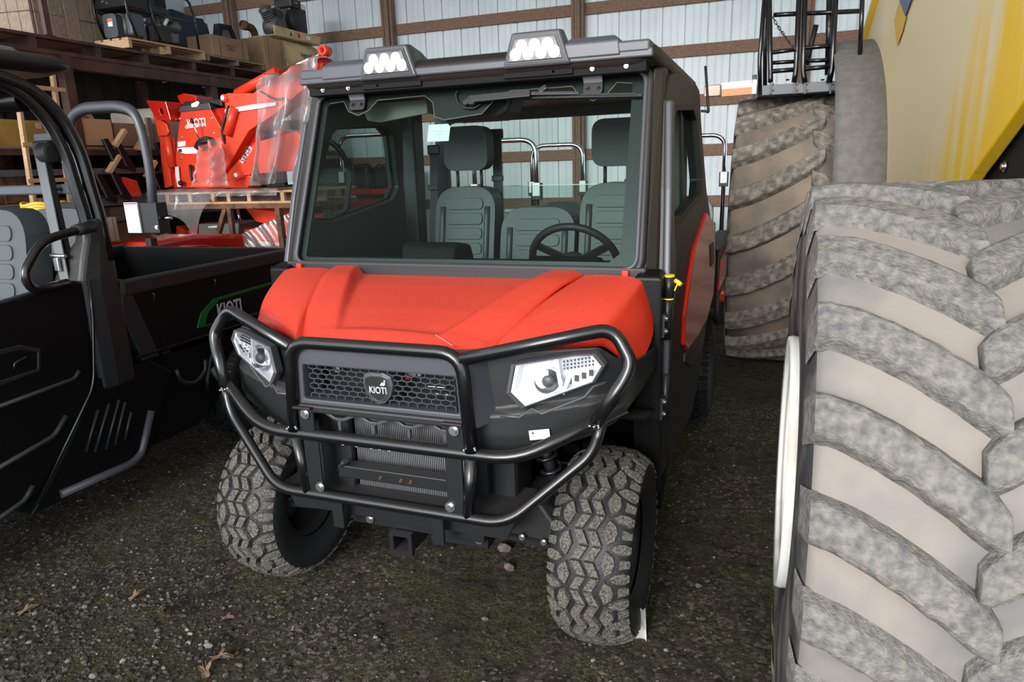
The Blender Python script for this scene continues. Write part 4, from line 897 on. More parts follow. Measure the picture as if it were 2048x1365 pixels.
q = MB(); q.lathe([(0.42, 0.62), (0.42, 0.79)], (0, 2.66, 0.36), 'x', 16, arc=(radians(5), radians(175))); q.build('rear_fender', 'black_side', bv, solid=0.01)
q = MB(); q.tube([(0.55, 1.98, 0.56), (0.72, 2.02, 0.62), (0.74, 2.05, 0.72)], 0.03, 10, fil=0.05); q.b2((-0.5, 1.7, 0.35), (0.55, 3.0, 0.72)); q.build('rear_frame', 'dark_void', bv)
rq = [bvz(300, 722), bvz(480, 668), bvz(492, 720), bvz(440, 800), bvz(405, 850), bvz(345, 880), bvz(310, 895), bvz(332, 800)]
q = MB(); q.prism(rq, 'x', 0.62, 0.77); q.build('rear_quarter', 'black_side', bv, bevel=0.02, seg=3)
q = MB(); q.tube([bl(352, 740, 0.775), bl(362, 765, 0.775), bl(392, 768, 0.775), bl(412, 740, 0.775), bl(410, 720, 0.775)], 0.012, 8, fil=0.06); q.build('arch_lip', 'black_plastic', bv)

# ------------------------------------------------------------------ yellow combine on the right
cmb = thing('combine_harvester', 'dusty yellow combine harvester with huge muddy lugged tires', 'harvester', (0.62, 5.85, 0))
CO = Vector((0.62, 5.85, 0))
def big_tire(xc, yc, R, W, N, rim_r, direction, lug_w, lugh, m_c, m_l, rise, shoulder=0.93, name='drive_wheel', lip=0.47):
    c = Vector((xc, yc, R)) - CO
    Rc = R-lugh
    rim = MB(); rim.lathe([(rim_r*0.96, -W*(lip-0.012)), (rim_r*1.04, -W*lip), (rim_r*1.05, -W*(lip-0.02)), (rim_r*1.03, -W*0.44), (rim_r*0.93, -W*0.42), (rim_r*0.90, 0.0), (rim_r*0.93, W*0.42), (rim_r*1.04, W*0.47)], n=56)
    rim.lathe([(rim_r*0.92, -W*0.10), (rim_r*0.45, -W*0.16), (0.0001, -W*0.16)], n=40)
    ro = rim.build('wheel_rim', 'rim_white', cmb, solid=0.012, loc=c)
    t = MB(); h = W/2
    t.lathe([(rim_r*1.02, -h*0.90), (rim_r*1.12, -h*1.02), (lerp(rim_r, Rc, 0.45), -h*1.04), (lerp(rim_r, Rc, 0.75), -h*1.03), (Rc*0.965, -h*0.985), (Rc*0.988, -h*0.93), (Rc, -h*0.6), (Rc*1.006, 0), (Rc, h*0.6), (Rc*0.988, h*0.93), (Rc*0.965, h*0.985), (lerp(rim_r, Rc, 0.75), h*1.03), (lerp(rim_r, Rc, 0.45), h*1.04), (rim_r*1.12, h*1.02), (rim_r*1.02, h*0.90)], n=72)
    # tread area carries the mud, sidewall stays dark
    to = t.build('tire', 'side_rubber', ro)
    to.data.materials.append(M[m_c])
    for p in to.data.polygons:
        if abs(p.center.x) < h*0.975 and sqrt(p.center.y**2+p.center.z**2) > Rc*0.955: p.material_index = 1
    # one lug of each hand, bent along its length, then shared round the tire
    def lug(side):
        q = MB(); K = 14; rings = []
        for i in range(K+1):
            s = i/K                                   # 0 shoulder -> 1 centre
            x = lerp(-h*1.0, h*0.07, s)
            bend = rise*(s**1.45)                       # climb (radians) toward the centre
            a = direction*bend
            w = lug_w*(0.92+0.16*s)*(1.0 if s < 0.90 else lerp(1.0, 0.66, ((s-0.90)/0.10)**2))
            dw = w/2
            hh = lugh*(1.0+0.12*(1-s)); r1 = Rc*lerp(0.985, 1.004, min(1, s*3)) - 0.012; r2 = Rc*lerp(0.99, 1.004, min(1, s*4))+hh*(0.94 if s < 0.02 else 1)
            def P(r, da): return Vector((-x if side < 0 else x, -r*cos(a+da), r*sin(a+da)))
            jit = 0.004*sin(i*2.3)
            rings.append([P(r1, -dw*1.42/R), P(r2-0.006, -(dw+jit)/R), P(r2, -(dw-0.012)/R), P(r2, (dw-0.012)/R), P(r2-0.006, (dw+jit*0.5)/R), P(r1, dw*1.42/R)])
        q.loft(rings, smooth=False)
        # shoulder face running down the side of the tire
        s0 = rings[0]; dn = [Vector((p.x-0.012*(1 if side > 0 else -1), p.y*0.90, p.z*0.90)) for p in s0]
        q.loft([dn, s0], smooth=False)
        return q
    lugs = {}
    for k in range(N):
        for side, off in ((1, 0.0), (-1, pi/N)):
            ang = k*2*pi/N + off
            if side not in lugs:
                lugs[side] = lug(side).build('lug', m_l, ro, bevel=0.006, seg=2); o_ = lugs[side]
            else: o_ = share(lugs[side], ro)
            o_.rotation_euler = (-ang, 0, 0)
    return ro
nt_ = big_tire(0.392, 1.95, 0.762, 0.575, 24, 0.335, -1, 0.086, 0.034, 'mud_tire', 'mud_lug', 0.235, name='steer_wheel', lip=0.545)
ft_ = big_tire(0.300, 5.85, 1.02, 1.08, 20, 0.42, 1, 0.115, 0.050, 'mud_tire_far', 'mud_lug_far', 0.30)
def cl(px, py, X): return pt(px, py, X=X) - CO
def pX(Y): return 0.60 + (6.1-Y)*0.0276
# painted side panel with wheel arch and rising tail
arc_ = [(5.85+1.345*cos(a), 1.02+1.345*sin(a)) for a in [radians(78+i*8.5) for i in range(11)]]
panel = arc_ + [(4.40, 1.22), (3.30, 1.26), (3.08, 1.44), (2.96, 1.51), (2.54, 1.735), (2.20, 1.94), (1.75, 2.25), (1.2, 2.7), (1.2, 3.6), (5.0, 3.6), (5.42, 2.66), (5.95, 2.38)]
xf = lambda p: Vector((pX(p.y)+p.x-CO.x, p.y-CO.y, p.z))
q = MB(); q.prism(panel, 'x', 0.0, 0.05, (), xf); pn = q.build('side_panel', 'machine_yellow', cmb, bevel=0.006)
q = MB(); q.tube([Vector((pX(y)-0.006-CO.x, y-CO.y, z)) for y, z in ((4.9, 3.62), (5.40, 2.665), (5.93, 2.385), (6.1, 2.32))], 0.032, 8, fil=0.1); q.build('panel_lip', 'yellow_lip', pn)
q = MB(); a = [pt(x, y, X=0.645)-CO for x, y in ((1800, -20), (1815, 32), (1832, -20))]; q.add([p+Vector((-0.012+pX(p.y+CO.y)-0.645, 0, 0)) for p in a], [(0, 1, 2)]); q.build('blue_mark', 'blue_mark', pn)
q = MB(); a = [pt(x, y, X=0.645)-CO for x, y in ((1806, 0), (1816, 34), (1810, 60), (1800, 92), (1795, 40))]; q.add([p+Vector((-0.010+pX(p.y+CO.y)-0.645, 0, 0)) for p in a], [(0, 1, 2, 3, 4)]); q.build('clean_paint', 'yellow_lip', pn)
# dark chassis beyond the tail
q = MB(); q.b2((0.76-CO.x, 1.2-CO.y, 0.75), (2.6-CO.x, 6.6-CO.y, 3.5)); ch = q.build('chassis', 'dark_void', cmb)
bolt(ch, pt(2010, 333, X=0.755)-CO, 0.014, (-1, 0, 0))
q = MB(); q.tube([(0.40-CO.x, 1.95-CO.y, 0.762), (1.4-CO.x, 1.95-CO.y, 0.762)], 0.09, 12); q.tube([(0.3-CO.x, 0, 1.02), (1.5-CO.x, 0, 1.02)], 0.14, 12); q.build('axle', 'dark_void', cmb)
# rubber fender wrapped over the far tire
q = MB(); q.lathe([(1.345, 0.355-CO.x), (1.355, 0.40-CO.x), (1.355, 0.655-CO.x)], (0, 0, 1.02), 'x', 30, arc=(radians(80), radians(196))); fd = q.build('fender', 'fender_grey', cmb, solid=0.03)
# boarding ladder, platform and hand rails over the far tire
LY = 5.30
def lp(px, py, Y=LY): return pt(px, py, Y=Y) - CO
ld = MB(); ld.b2(lp(1512, 192), lp(1722, 158)+Vector((0, 0.35, 0))); pf = ld.build('platform', 'grey_steel', cmb, bevel=0.003)
for x in (1541, 1589, 1609, 1660):
    q = MB(); q.bar(lp(x, 188)-Vector((0, 0.012, 0)), lp(x, 162)-Vector((0, 0.012, 0)), 0.012, 0.02, (0, 1, 0)); fl = q.build('platform_flange', 'black_steel', pf)
    for y in (168, 180): bolt(fl, lp(x+5, y)-Vector((0, 0.006, 0)), 0.006, (0, -1, 0), 'black_steel')
for x in (1575, 1645):
    q = MB(); q.prism(rrect(lp(x, 160).x-0.012, lp(x, 160).z-0.005, lp(x, 160).x+0.012, lp(x, 160).z+0.006, 0.004), 'y', LY-CO.y-0.003, LY-CO.y+0.001); q.build('slot', 'dark_void', pf)
def rail(pts, r, Y=LY, nm='hand_rail', f=0.03):
    q = MB(); q.tube([lp(x, y, Y) for x, y in pts], r, 10, fil=f); return q.build(nm, 'black_tube', cmb)
rail(((1541, 165), (1541, 150), (1538, -30)), 0.017, LY-0.02); rail(((1588, 165), (1592, 140), (1599, -30)), 0.017, LY-0.02)
rail(((1610, 165), (1606, 145), (1610, -30)), 0.017, LY-0.02); rail(((1658, 165), (1664, 135), (1672, -30)), 0.019, LY-0.02)
rail(((1520, 190), (1519, 120), (1531, -30)), 0.014, LY); rail(((1530, 190), (1530, 60), (1533, -30)), 0.014, LY+0.1); rail(((1656, 150), (1660, -30)), 0.022, LY+0.3); rail(((1720, 108), (1726, -30)), 0.014, LY-0.1)
for x0, y0, x1, y1, Y, r in ((1541, 106, 1592, 99, LY-0.02, .013), (1541, 126, 1592, 123, LY, .013), (1541, 143, 1592, 139, LY-0.02, .015), (1609, 96, 1662, 91, LY-0.02, .015), (1610, 122, 1664, 120, LY, .013), (1609, 138, 1662, 133, LY-0.02, .015), (1547, 30, 1600, 27, LY, .015), (1610, 27, 1725, 22, LY+.1, .015), (1675, 122, 1722, 116, LY+.1, .013)):
    q = MB(); q.tube([lp(x0, y0, Y), lp(x1, y1, Y)], r, 8); q.build('ladder_rung', 'black_tube', cmb)
for i in range(13):
    t = i/12; x = lerp(1548, 1590, t); y = lerp(38, 98, t**0.85)
    p = lp(x, y, LY-0.05); d = (lp(1590, 98, LY)-lp(1548, 38, LY)).normalized(); n_ = Vector((1, 0, 0)) if i % 2 else Vector((0, 1, 0))
    n_ = (n_-d*n_.dot(d)).normalized()
    q = MB(); q.tube([p+d*(0.016*cos(k*pi/5))+n_*(0.008*sin(k*pi/5)) for k in range(10)], 0.0032, 5, closed=True); q.build('chain_link', 'black_tube', cmb)
q = MB(); q.tube([lp(1632, 50, LY+.3), lp(1622, 90, LY+.3), lp(1612, 130, LY+.3)], 0.018, 8); q.build('hose', 'rubber', cmb)
# hinge tube, reflector plate and orange marker lamp at the platform end
q = MB(); q.tube([lp(1511, 196), lp(1509, 150)], 0.016, 10); q.b2(lp(1504, 188)-Vector((0, .02, 0)), lp(1514, 160)); q.build('hinge_tube', 'alu', cmb)
a, b = lp(1443, 191), lp(1504, 161)
q = MB(); q.prism([(lp(1443, 193).x, lp(1443, 193).z), (lp(1504, 188).x, lp(1504, 188).z), (lp(1504, 174).x, lp(1504, 174).z), (lp(1443, 179).x, lp(1443, 179).z)], 'y', LY-CO.y, LY-CO.y+0.012); rp = q.build('reflector_plate', 'orange_tape', cmb)
q = MB(); q.prism([(lp(1443, 179).x, lp(1443, 179).z), (lp(1504, 174).x, lp(1504, 174).z), (lp(1504, 160).x, lp(1504, 160).z), (lp(1443, 166).x, lp(1443, 166).z)], 'y', LY-CO.y, LY-CO.y+0.012); q.build('reflector_band', 'pink_tape', rp)
c_ = lp(1425, 182)
q = MB(); q.prism(rrect(c_.x-0.058, c_.z-0.040, c_.x+0.058, c_.z+0.040, 0.012), 'y', LY-CO.y-0.006, LY-CO.y+0.04); ml = q.build('marker_lamp', 'engine_black', cmb, bevel=0.003)
q = MB(); q.prism(rrect(c_.x-0.052, c_.z-0.034, c_.x+0.052, c_.z+0.034, 0.010), 'y', LY-CO.y-0.022, LY-CO.y-0.004); q.build('lamp_lens', 'orange_lens', ml, bevel=0.005)
for i in range(8):
    q = MB(); q.b2((c_.x-0.004+i*0.007, LY-CO.y-0.025, c_.z-0.028), (c_.x-0.001+i*0.007, LY-CO.y-0.02, c_.z+0.028)); q.build('lens_rib', 'orange_lens', ml)
q = MB(); q.b2((c_.x, LY-CO.y+0.03, c_.z-0.02), (lp(1520, 180).x, LY-CO.y+0.05, c_.z+0.02)); q.build('lamp_arm', 'black_steel', cmb)

# ------------------------------------------------------------------ storage rack along the left
RX, DK2 = -6.05, 2.832
def zs(z): return 1.6+(z-1.6)*1.1 if z > 0.1 else z
rack = thing('storage_rack', 'tall brown steel storage rack with loaded shelves along the barn side', 'rack', (-6.6, 5.9, 0))
RO = Vector((-6.6, 5.9, 0))
def rk(px, py, X=RX): return pt(px, py, X=X) - RO
def W2(a, b, nm, m='rack_steel', par=None, bevel=0.004):
    a = Vector((a[0], a[1]*1.1, zs(a[2]))); b = Vector((b[0], b[1]*1.1, zs(b[2])))
    q = MB(); q.b2(a-RO, b-RO); return q.build(nm, m, par or rack, bevel=bevel)
ya, yb = 2.6, 8.38
W2((RX-0.06, ya, 2.58), (RX, yb, 2.615), 'beam_flange'); W2((RX-0.04, ya, 2.50), (RX-0.015, yb, 2.60), 'beam_web'); W2((RX-0.09, ya, 2.485), (RX, yb, 2.505), 'beam_flange')
W2((RX-0.08, ya, 2.695), (RX, yb, 2.72), 'deck_edge')
for y in (3.1, 3.62, 4.14, 4.72, 5.22, 5.80, 6.35, 6.95, 7.5, 8.05): W2((RX-1.1, y, 2.61), (RX-0.01, y+0.055, 2.70), 'deck_joist', 'rack_steel')
for i in range(8):
    x = RX-1.1+i*0.135; W2((x, ya, 2.70), (x+0.128, yb, 2.72), 'deck_board', 'pallet_old')
for y in (4.42, 6.06, 7.7):
    for x in (RX-0.05, RX-1.1): W2((x-0.045, y-0.045, 0), (x+0.045, y+0.045, 2.60), 'upright', 'rack_steel')

LV = [(1.86, 'shelf'), (1.42, 'shelf'), (0.95, 'shelf'), (0.45, 'shelf')]
for z, nm in LV:
    W2((RX-0.07, ya, z-0.07), (RX-0.01, yb, z-0.02), 'shelf_beam')
    for i in range(7):
        x = RX-1.12+i*0.157; W2((x, ya, z-0.022), (x+0.150, yb, z), 'shelf_board', 'pallet_old')
for i in range(27):
    y = ya+i*0.216; W2((RX-1.18, y, 0), (RX-1.15, y+0.21, 2.68), 'shade_board', 'shade_dark')  # added dark boards stand in for the darkness behind the shelves
ps = thing('steel_post', 'thin brown steel post standing at the rack edge before the crate', 'post', (RX-0.03, 4.75, DK2))
q = MB(); q.b2((-0.022, -0.025, 0.008), (0.022, 0.025, 1.0)); q.build('post_tube', 'rack_steel', ps, bevel=0.003)
q = MB(); q.b2((-0.03, -0.05, 0), (0.03, 0.05, 0.008)); q.build('post_foot', 'rack_steel', ps)
# crate of upright boards on the deck
c0 = pt(72, 80, X=RX-0.5)
c0e = pt(262, 70, X=RX-0.5)
cr = thing('lumber_crate', 'weathered board crate bound with wire on top of the rack', 'crate', (RX-0.85, c0.y+0.6, DK2))
for i in range(5):
    q = MB(); x = -0.42+i*0.153; q.b2((x, -0.60, 0.01), (x+0.147, -0.572+0.006*(i % 2), 1.25)); q.build('slat', 'board_grey', cr, bevel=0.004)
nsl = int((c0e.y-c0.y)/0.152)
for i in range(nsl):
    q = MB(); y = -0.565+i*0.152; q.b2((0.322, y, 0.01), (0.35+0.006*(i % 3), y+0.146, 1.25)); q.build('slat', 'board_grey', cr, bevel=0.004)
for z in (0.3, 0.62, 0.95):
    q = MB(); q.tube([(-0.42, -0.603, z+0.03), (0.353, -0.603, z), (0.358, -0.6+nsl*0.152, z-0.01)], 0.004, 5); q.build('binding_wire', 'rust_steel', cr)
q = MB(); q.b2((-0.42, -0.57, 0.0), (0.32, -0.6+nsl*0.152, 0.03)); q.build('crate_floor', 'pallet_old', cr)
# pallets
def pallet(name, label, loc_, sx, sy, h=0.12, m='pallet_wood', group=None, n=6, stringers=3):
    t = thing(name, label, 'pallet', loc_, 0, group)
    bh = 0.018
    for i in range(stringers):
        y = -sy/2+(sy-0.04)*i/(stringers-1); q = MB(); q.b2((-sx/2, y, bh), (sx/2, y+0.04, h-bh)); q.build('stringer', m, t, bevel=0.003)
    for i in range(n):
        x = -sx/2+(sx-0.09)*i/(n-1); q = MB(); q.b2((x, -sy/2, h-bh), (x+0.09, sy/2, h)); q.build('deck_board', m, t, bevel=0.003)
        if i % 2 == 0: q = MB(); q.b2((x, -sy/2, 0), (x+0.09, sy/2, bh)); q.build('bottom_board', m, t, bevel=0.003)
    return t
c1 = pt(268, 99, Z=DK2)
pallet('wooden_pallet', 'fresh yellow pallet under the engine welder on the rack', (RX-0.24, c1.y+0.48, DK2), 0.46, 1.02, 0.115, n=4)
# engine driven welder in a tube cage
z3 = DK2+0.115
w = thing('engine_welder', 'black engine-driven welder in a tube frame on a pallet', 'welder', (RX-0.255, c1.y+0.52, z3+0.012)); w.scale = (0.70, 0.88, 0.80)
def cage(pts): q = MB(); q.tube(pts, 0.016, 8, fil=0.06); q.build('cage_tube', 'black_tube', w)
for s in (-1, 1):
    cage([(s*0.31, -0.46, 0.0), (s*0.31, -0.55, 0.30), (s*0.31, -0.52, 0.95)]); cage([(s*0.31, -0.12, 0.0), (s*0.31, -0.20, 0.30), (s*0.31, -0.22, 0.9)])
    cage([(s*0.31, 0.47, 0.0), (s*0.31, 0.47, 0.42), (s*0.31, 0.40, 0.62), (s*0.31, 0.2, 0.62)]); cage([(s*0.31, -0.50, 0.34), (s*0.31, 0.47, 0.34)])
q = MB(); q.loft([[Vector((x, y, z)) for x, y in ((-0.30, -0.56+dy), (0.30, -0.56+dy), (0.30, 0.05), (-0.30, 0.05))] for z, dy in ((0.36, 0.0), (0.86, 0.10))], smooth=False); bx_ = q.build('control_box', 'engine_black', w, bevel=0.02)
for i in range(22):
    q = MB(); x = random.uniform(-0.26, 0.26); z = random.uniform(0.41, 0.68); y = -0.56+(z-0.36)*0.2
    q.tube([(x, y+0.005, z), (x, y-0.015, z)], random.choice((0.008, 0.010, 0.006)), 8); q.build('control_knob', 'alu', bx_)
q = MB(); q.tube([(0.14, -0.50, 0.62), (0.14, -0.535, 0.62)], 0.036, 14); q.build('gauge', 'label_white', bx_)
q = MB(); q.prism(rrect(-0.12, 0.44, 0.02, 0.56, 0.02), 'x', 0.30, 0.306); q.build('side_vent', 'dark_void', bx_)
q = MB(); q.b2((0.20, -0.52, 0.03), (0.31, -0.32, 0.30)); q.build('generator_end', 'grey_steel', w, bevel=0.03)
q = MB(); q.prism(rrect(-0.20, 0.02, 0.06, 0.30, 0.06), 'y', -0.54, -0.46); ge = q.build('end_cover', 'grey_steel', w, bevel=0.015)
q = MB(); q.b2((-0.10, -0.545, 0.15), (-0.01, -0.541, 0.24)); q.build('caution_label', 'label_white', ge); q = MB(); q.b2((-0.098, -0.547, 0.205), (-0.012, -0.545, 0.237)); q.build('label_print', 'orange_tape', ge)
q = MB(); q.lathe([(0.0001, -0.30), (0.15, -0.30), (0.165, -0.26), (0.165, -0.08), (0.14, -0.02), (0.0001, -0.02)], (-0.05, -0.15, 0.17), 'y', 20); q.build('alternator', 'engine_grey', w)
q = MB(); q.b2((-0.1, -0.02, 0.05), (0.20, 0.26, 0.26)); q.b2((0.0, 0.0, 0.26), (0.16, 0.16, 0.38)); q.tube([(0.1, 0.05, 0.30), (0.28, 0.1, 0.33)], 0.04, 10); q.ball((0.22, 0.2, 0.25), 0.08, 6); q.build('engine', 'engine_grey', w, bevel=0.01)
q = MB(); q.tube([(0.24, 0.02, 0.24), (0.27, 0.06, 0.33)], 0.022, 8); q.build('fuel_filter', 'label_white', w)
q = MB(); q.b2((0.14, -0.16, 0.02), (0.30, 0.06, 0.21)); q.build('battery', 'engine_black', w, bevel=0.006)
# boxes on the deck
def carton(name, label, corner, sx, sy, sz, rz=0, m='cardboard', txt=None, group=None):
    """corner: bottom corner nearest the camera; the carton extends to -x and +y"""
    t = thing(name, label, 'box', (corner.x, corner.y, corner.z), rz, group)
    q = MB(); q.b2((-sx, 0, 0.002), (0, sy, sz)); b = q.build('box_body', m, t, bevel=0.008)
    q = MB(); q.b2((-sx*0.99, 0.004, sz-0.004), (-sx*0.505, sy*0.99, sz+0.004)); q.build('flap', m, t); q = MB(); q.b2((-sx*0.495, 0.004, sz-0.002), (-0.004, sy*0.99, sz+0.008)); q.build('flap', m, t)
    q = MB(); q.b2((0.0005, sy*0.20, 0.0), (0.003, sy*0.22, sz)); q.b2((0.0005, sy*0.82, 0.0), (0.003, sy*0.84, sz)); q.build('strap', 'cardboard_dark', t)
    if txt: text('box_print', txt, sz*0.16, 'cardboard_dark', t, frame_mat((0.004, sy*0.5, sz*0.52), (0, 1, 0), (0, 0, 1)))
    return t
c2 = Vector((RX-0.02, 6.74, DK2+0.09))
pallet('wooden_pallet', 'grey weathered pallet under the long carton on the rack', (RX-0.25, 7.13, DK2), 0.46, 0.98, 0.09, 'pallet_old', n=4)
carton('cardboard_box', 'long brown strapped carton on the weathered pallet', Vector((c2.x, c2.y, DK2+0.0905)), 0.36, 0.60, 0.22, 0, 'cardboard', 'MADE IN\nKOREA')
c3 = pt(520, 142, Z=DK2+0.005)
carton('cardboard_box', 'tall brown carton beside the compressor tank', Vector((RX-0.02, 7.64, DK2+0.001)), 0.46, 0.40, 0.42, 0, 'cardboard')
# blue covered pile and dark plastic seat shell behind
bp = pt(392, 70, X=RX-0.75)
tp = MB()
def tarp(a, b):
    x = lerp(-0.30, 0.25, a); y = lerp(-0.38, 0.38, b); e = min(a, 1-a, b, 1-b)
    return Vector((x, y, 0.62*min(1, e*6.5)+0.03*sin(9*a+5*b)*min(1, e*6)+(0.05*b) + 0.003))
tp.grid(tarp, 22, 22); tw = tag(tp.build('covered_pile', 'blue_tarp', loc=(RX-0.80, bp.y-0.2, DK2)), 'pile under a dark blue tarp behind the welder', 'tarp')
sp0 = pt(455, 78, X=RX-0.72)
sh = thing('plastic_shroud', 'black framed trapezoid engine shroud standing on the rack', 'shroud', (RX-0.72, sp0.y, DK2))
q = MB(); hh = sp0.z-DK2
q.prism([(-0.34, 0.0), (-0.17, hh+0.16), (0.05, hh+0.17), (0.36, 0.0)], 'x', -0.05, 0.05, [[(-0.24, 0.04), (-0.12, hh+0.10), (0.03, hh+0.11), (0.25, 0.04)]]); q.build('shroud_frame', 'engine_black', sh, bevel=0.01)
q = MB(); q.prism([(-0.24, 0.04), (-0.12, hh+0.10), (0.03, hh+0.11), (0.25, 0.04)], 'x', -0.01, 0.01); q.build('shroud_panel', 'dark_olive', sh)
ep = pt(505, 72, X=RX-0.62)
el = thing('exhaust_elbow', 'rusty bent exhaust pipe standing behind the cartons', 'pipe', (RX-0.62, ep.y, DK2))
hz_ = ep.z-DK2
q = MB(); q.tube([(0, 0.06, 0), (0, 0.06, hz_), (0, 0.02, hz_+0.10), (0, -0.16, hz_+0.11)], 0.05, 14, fil=0.08); q.build('pipe', 'rust_steel', el)
q = MB(); q.lathe([(0.05, -0.03), (0.062, -0.03), (0.062, 0.02), (0.05, 0.02)], (0, -0.14, hz_+0.11), 'y', 16); q.build('pipe_collar', 'rust_steel', el)
# air compressor
ac0 = pt(600, 136, X=RX-0.12)
ac = thing('air_compressor', 'tan tank air compressor with black gasoline engine on the rack', 'compressor', (RX-0.30, 8.36, DK2)); ac.scale = (1, 0.82, 0.95)
YT = 0.30
q = MB(); R_ = 0.235
q.lathe([(0.0001, -0.56), (0.11, -0.545), (0.19, -0.49), (R_, -0.42), (R_, 0.42), (0.19, 0.49), (0.11, 0.545), (0.0001, 0.56)], (0, YT, 0.30), 'y', 28); tkk = q.build('tank', 'tan_paint', ac)
for y in (-0.25, 0.75):
    q = MB(); q.b2((-0.2, y, 0), (-0.12, y+0.08, 0.2)); q.b2((0.12, y, 0), (0.2, y+0.08, 0.2)); q.build('foot', 'tan_paint', ac)
q = MB(); q.prism([(-0.40, 0.535), (0.78, 0.535), (0.86, 0.66), (-0.40, 0.66)], 'x', 0.15, 0.17); q.b2((-0.2, -0.40, 0.535), (0.17, 0.80, 0.55)); pl_ = q.build('base_plate', 'tan_paint', ac, bevel=0.004)
q = MB(); q.lathe([(0.0001, 0.001), (0.036, 0.001)], (0.171, 0.22, 0.60), 'x', 16); q.build('badge', 'print_red', pl_); q = MB(); q.b2((0.1705, 0.42, 0.575), (0.173, 0.53, 0.63)); q.build('spec_plate', 'label_white', pl_)
q = MB(); q.prism([(-0.02, 0.575), (0.04, 0.575), (0.01, 0.63)], 'x', 0.1705, 0.173); q.build('warning_mark', 'print_dark', pl_)
text('tank_lettering', 'Ingersoll Rand', 0.085, 'print_dark', tkk, frame_mat((0.238, YT+0.05, 0.33), (0, 1, 0), (0, 0, 1)))
q = MB(); q.lathe([(0.0001, -0.1), (0.10, -0.1), (0.12, -0.06), (0.12, 0.1), (0.0001, 0.1)], (0.03, -0.22, 0.67), 'x', 18); q.build('pump_body', 'engine_grey', ac)
for s, y1 in ((1, -0.05), (-1, -0.38)):
    q = MB(); a = Vector((0.03, -0.22, 0.70)); d = Vector((0, (y1+0.22)*1.5, 0.30)).normalized()
    for i in range(6): q.tube([a+d*(0.06+i*0.032), a+d*(0.078+i*0.032)], 0.085 if i < 5 else 0.095, 14)
    q.tube([a, a+d*0.26], 0.065, 12); q.build('pump_cylinder', 'engine_grey', ac)
q = MB(); q.b2((-0.16, 0.18, 0.64), (0.10, 0.62, 1.08)); en = q.build('gas_engine', 'engine_black', ac, bevel=0.03)
q = MB(); q.lathe([(0.0001, 0.03), (0.06, 0.035), (0.15, 0.03), (0.165, 0.0), (0.165, -0.08)], (0.12, 0.28, 0.82), 'x', 24); q.build('blower_housing', 'rubber', en)
q = MB(); q.b2((-0.14, 0.14, 0.98), (0.14, 0.42, 1.10)); q.build('air_cleaner', 'engine_black', en, bevel=0.02)
text('engine_lettering', 'OHV', 0.05, 'print_grey', en, frame_mat((0.142, 0.28, 1.05), (0, 1, 0), (0, 0, 1)))
q = MB(); q.b2((0.101, 0.46, 1.0), (0.104, 0.58, 1.06)); q.build('engine_label', 'label_white', en)

# ---- goods on the lower shelves
zS = zs(1.86)
c4 = pt(150, 240, X=RX-0.03)
def wbox(name, label, x, y, z, sx, sy, sz, m='pallet_wood', open_=True):
    t = thing(name, label, 'box', (x, y, z))
    for a, b in (((-sx, 0, 0), (0, 0.018, sz)), ((-sx, sy-0.018, 0), (0, sy, sz)), ((-0.018, 0.018, 0), (0, sy-0.018, sz)), ((-sx, 0.018, 0), (-sx+0.018, sy-0.018, sz)), ((-sx, 0.0, 0.001), (0, sy, 0.018))):
        q = MB(); q.b2(a, b); q.build('side_board', m, t, bevel=0.003)
    return t
wbox('wooden_box', 'small pale plank box holding crumpled packing paper', c4.x, c4.y+0.02, zS, 0.42, 0.36, 0.26)
q = MB(); q.grid(lambda a, b: Vector((lerp(-0.36, -0.06, a), lerp(0.06, 0.28, b), 0.20+0.11*sin(7*a)*sin(5*b)+0.05*random.random())), 7, 6, False); tag(q.build('packing_paper', 'cardboard', loc=(c4.x, c4.y+0.02, zS), solid=0.004), 'crumpled brown packing paper in the plank box', 'paper')
wbox('wooden_box', 'dark brown plank box beside the wrapped package', RX-0.10, c4.y+0.46, zS, 0.45, 0.42, 0.24, 'pallet_old')
pk_ = MB()
rr_ = [[Vector((x, y, z)) for x, y in rrect(-0.62+i, -0.28+i, 0.0-i, 0.34-i, 0.05, 4)] for i, z in ((0.0, 0.0), (0.0, 0.36), (0.015, 0.40))]
pk_.loft(rr_); o_ = pk_.build('package_body', 'paper_wrap'); pkt = thing('wrapped_package', 'large cream paper-wrapped package with loose torn end', 'package', (RX-0.02, 6.03, zS+0.002)); o_.parent = pkt
q = MB(); q.grid(lambda a, b: Vector((lerp(-0.25, 0.04, a), 0.34+0.14*b, 0.40-0.30*b*b+0.03*sin(8*a)*b)), 10, 6); q.build('loose_flap', 'paper_wrap', pkt, solid=0.003)
q = MB(); q.grid(lambda a, b: Vector((0.006+0.03*b, lerp(-0.10, 0.42, a), -0.002-0.16*b*abs(sin(3.3*a+0.4)))), 12, 4); q.build('torn_edge', 'paper_wrap', pkt, solid=0.003)
q = MB(); q.b2((-0.02, -0.34, 0.0), (0.012, -0.28, 0.30)); q.b2((-0.02, -0.27, 0.0), (0.01, -0.24, 0.24)); tag(q.build('wood_offcut', 'pallet_old', loc=(RX-0.03, 6.0, zS+0.001)), 'dark board ends standing against the wrapped package', 'wood')
yb0 = pt(55, 265, X=RX-0.15)
q = MB(); q.b2((-0.5, -0.45, 0), (0, 0.42, 0.22)); yb_ = q.build('chest_body', 'dull_yellow'); yt = thing('tool_chest', 'dull yellow metal chest on the middle rack shelf', 'chest', (RX-0.05, 4.23, zS)); yb_.parent = yt
for y in (-0.3, 0.25): q = MB(); q.b2((0.0, y, 0.15), (0.012, y+0.05, 0.2)); q.build('latch', 'alu', yt)
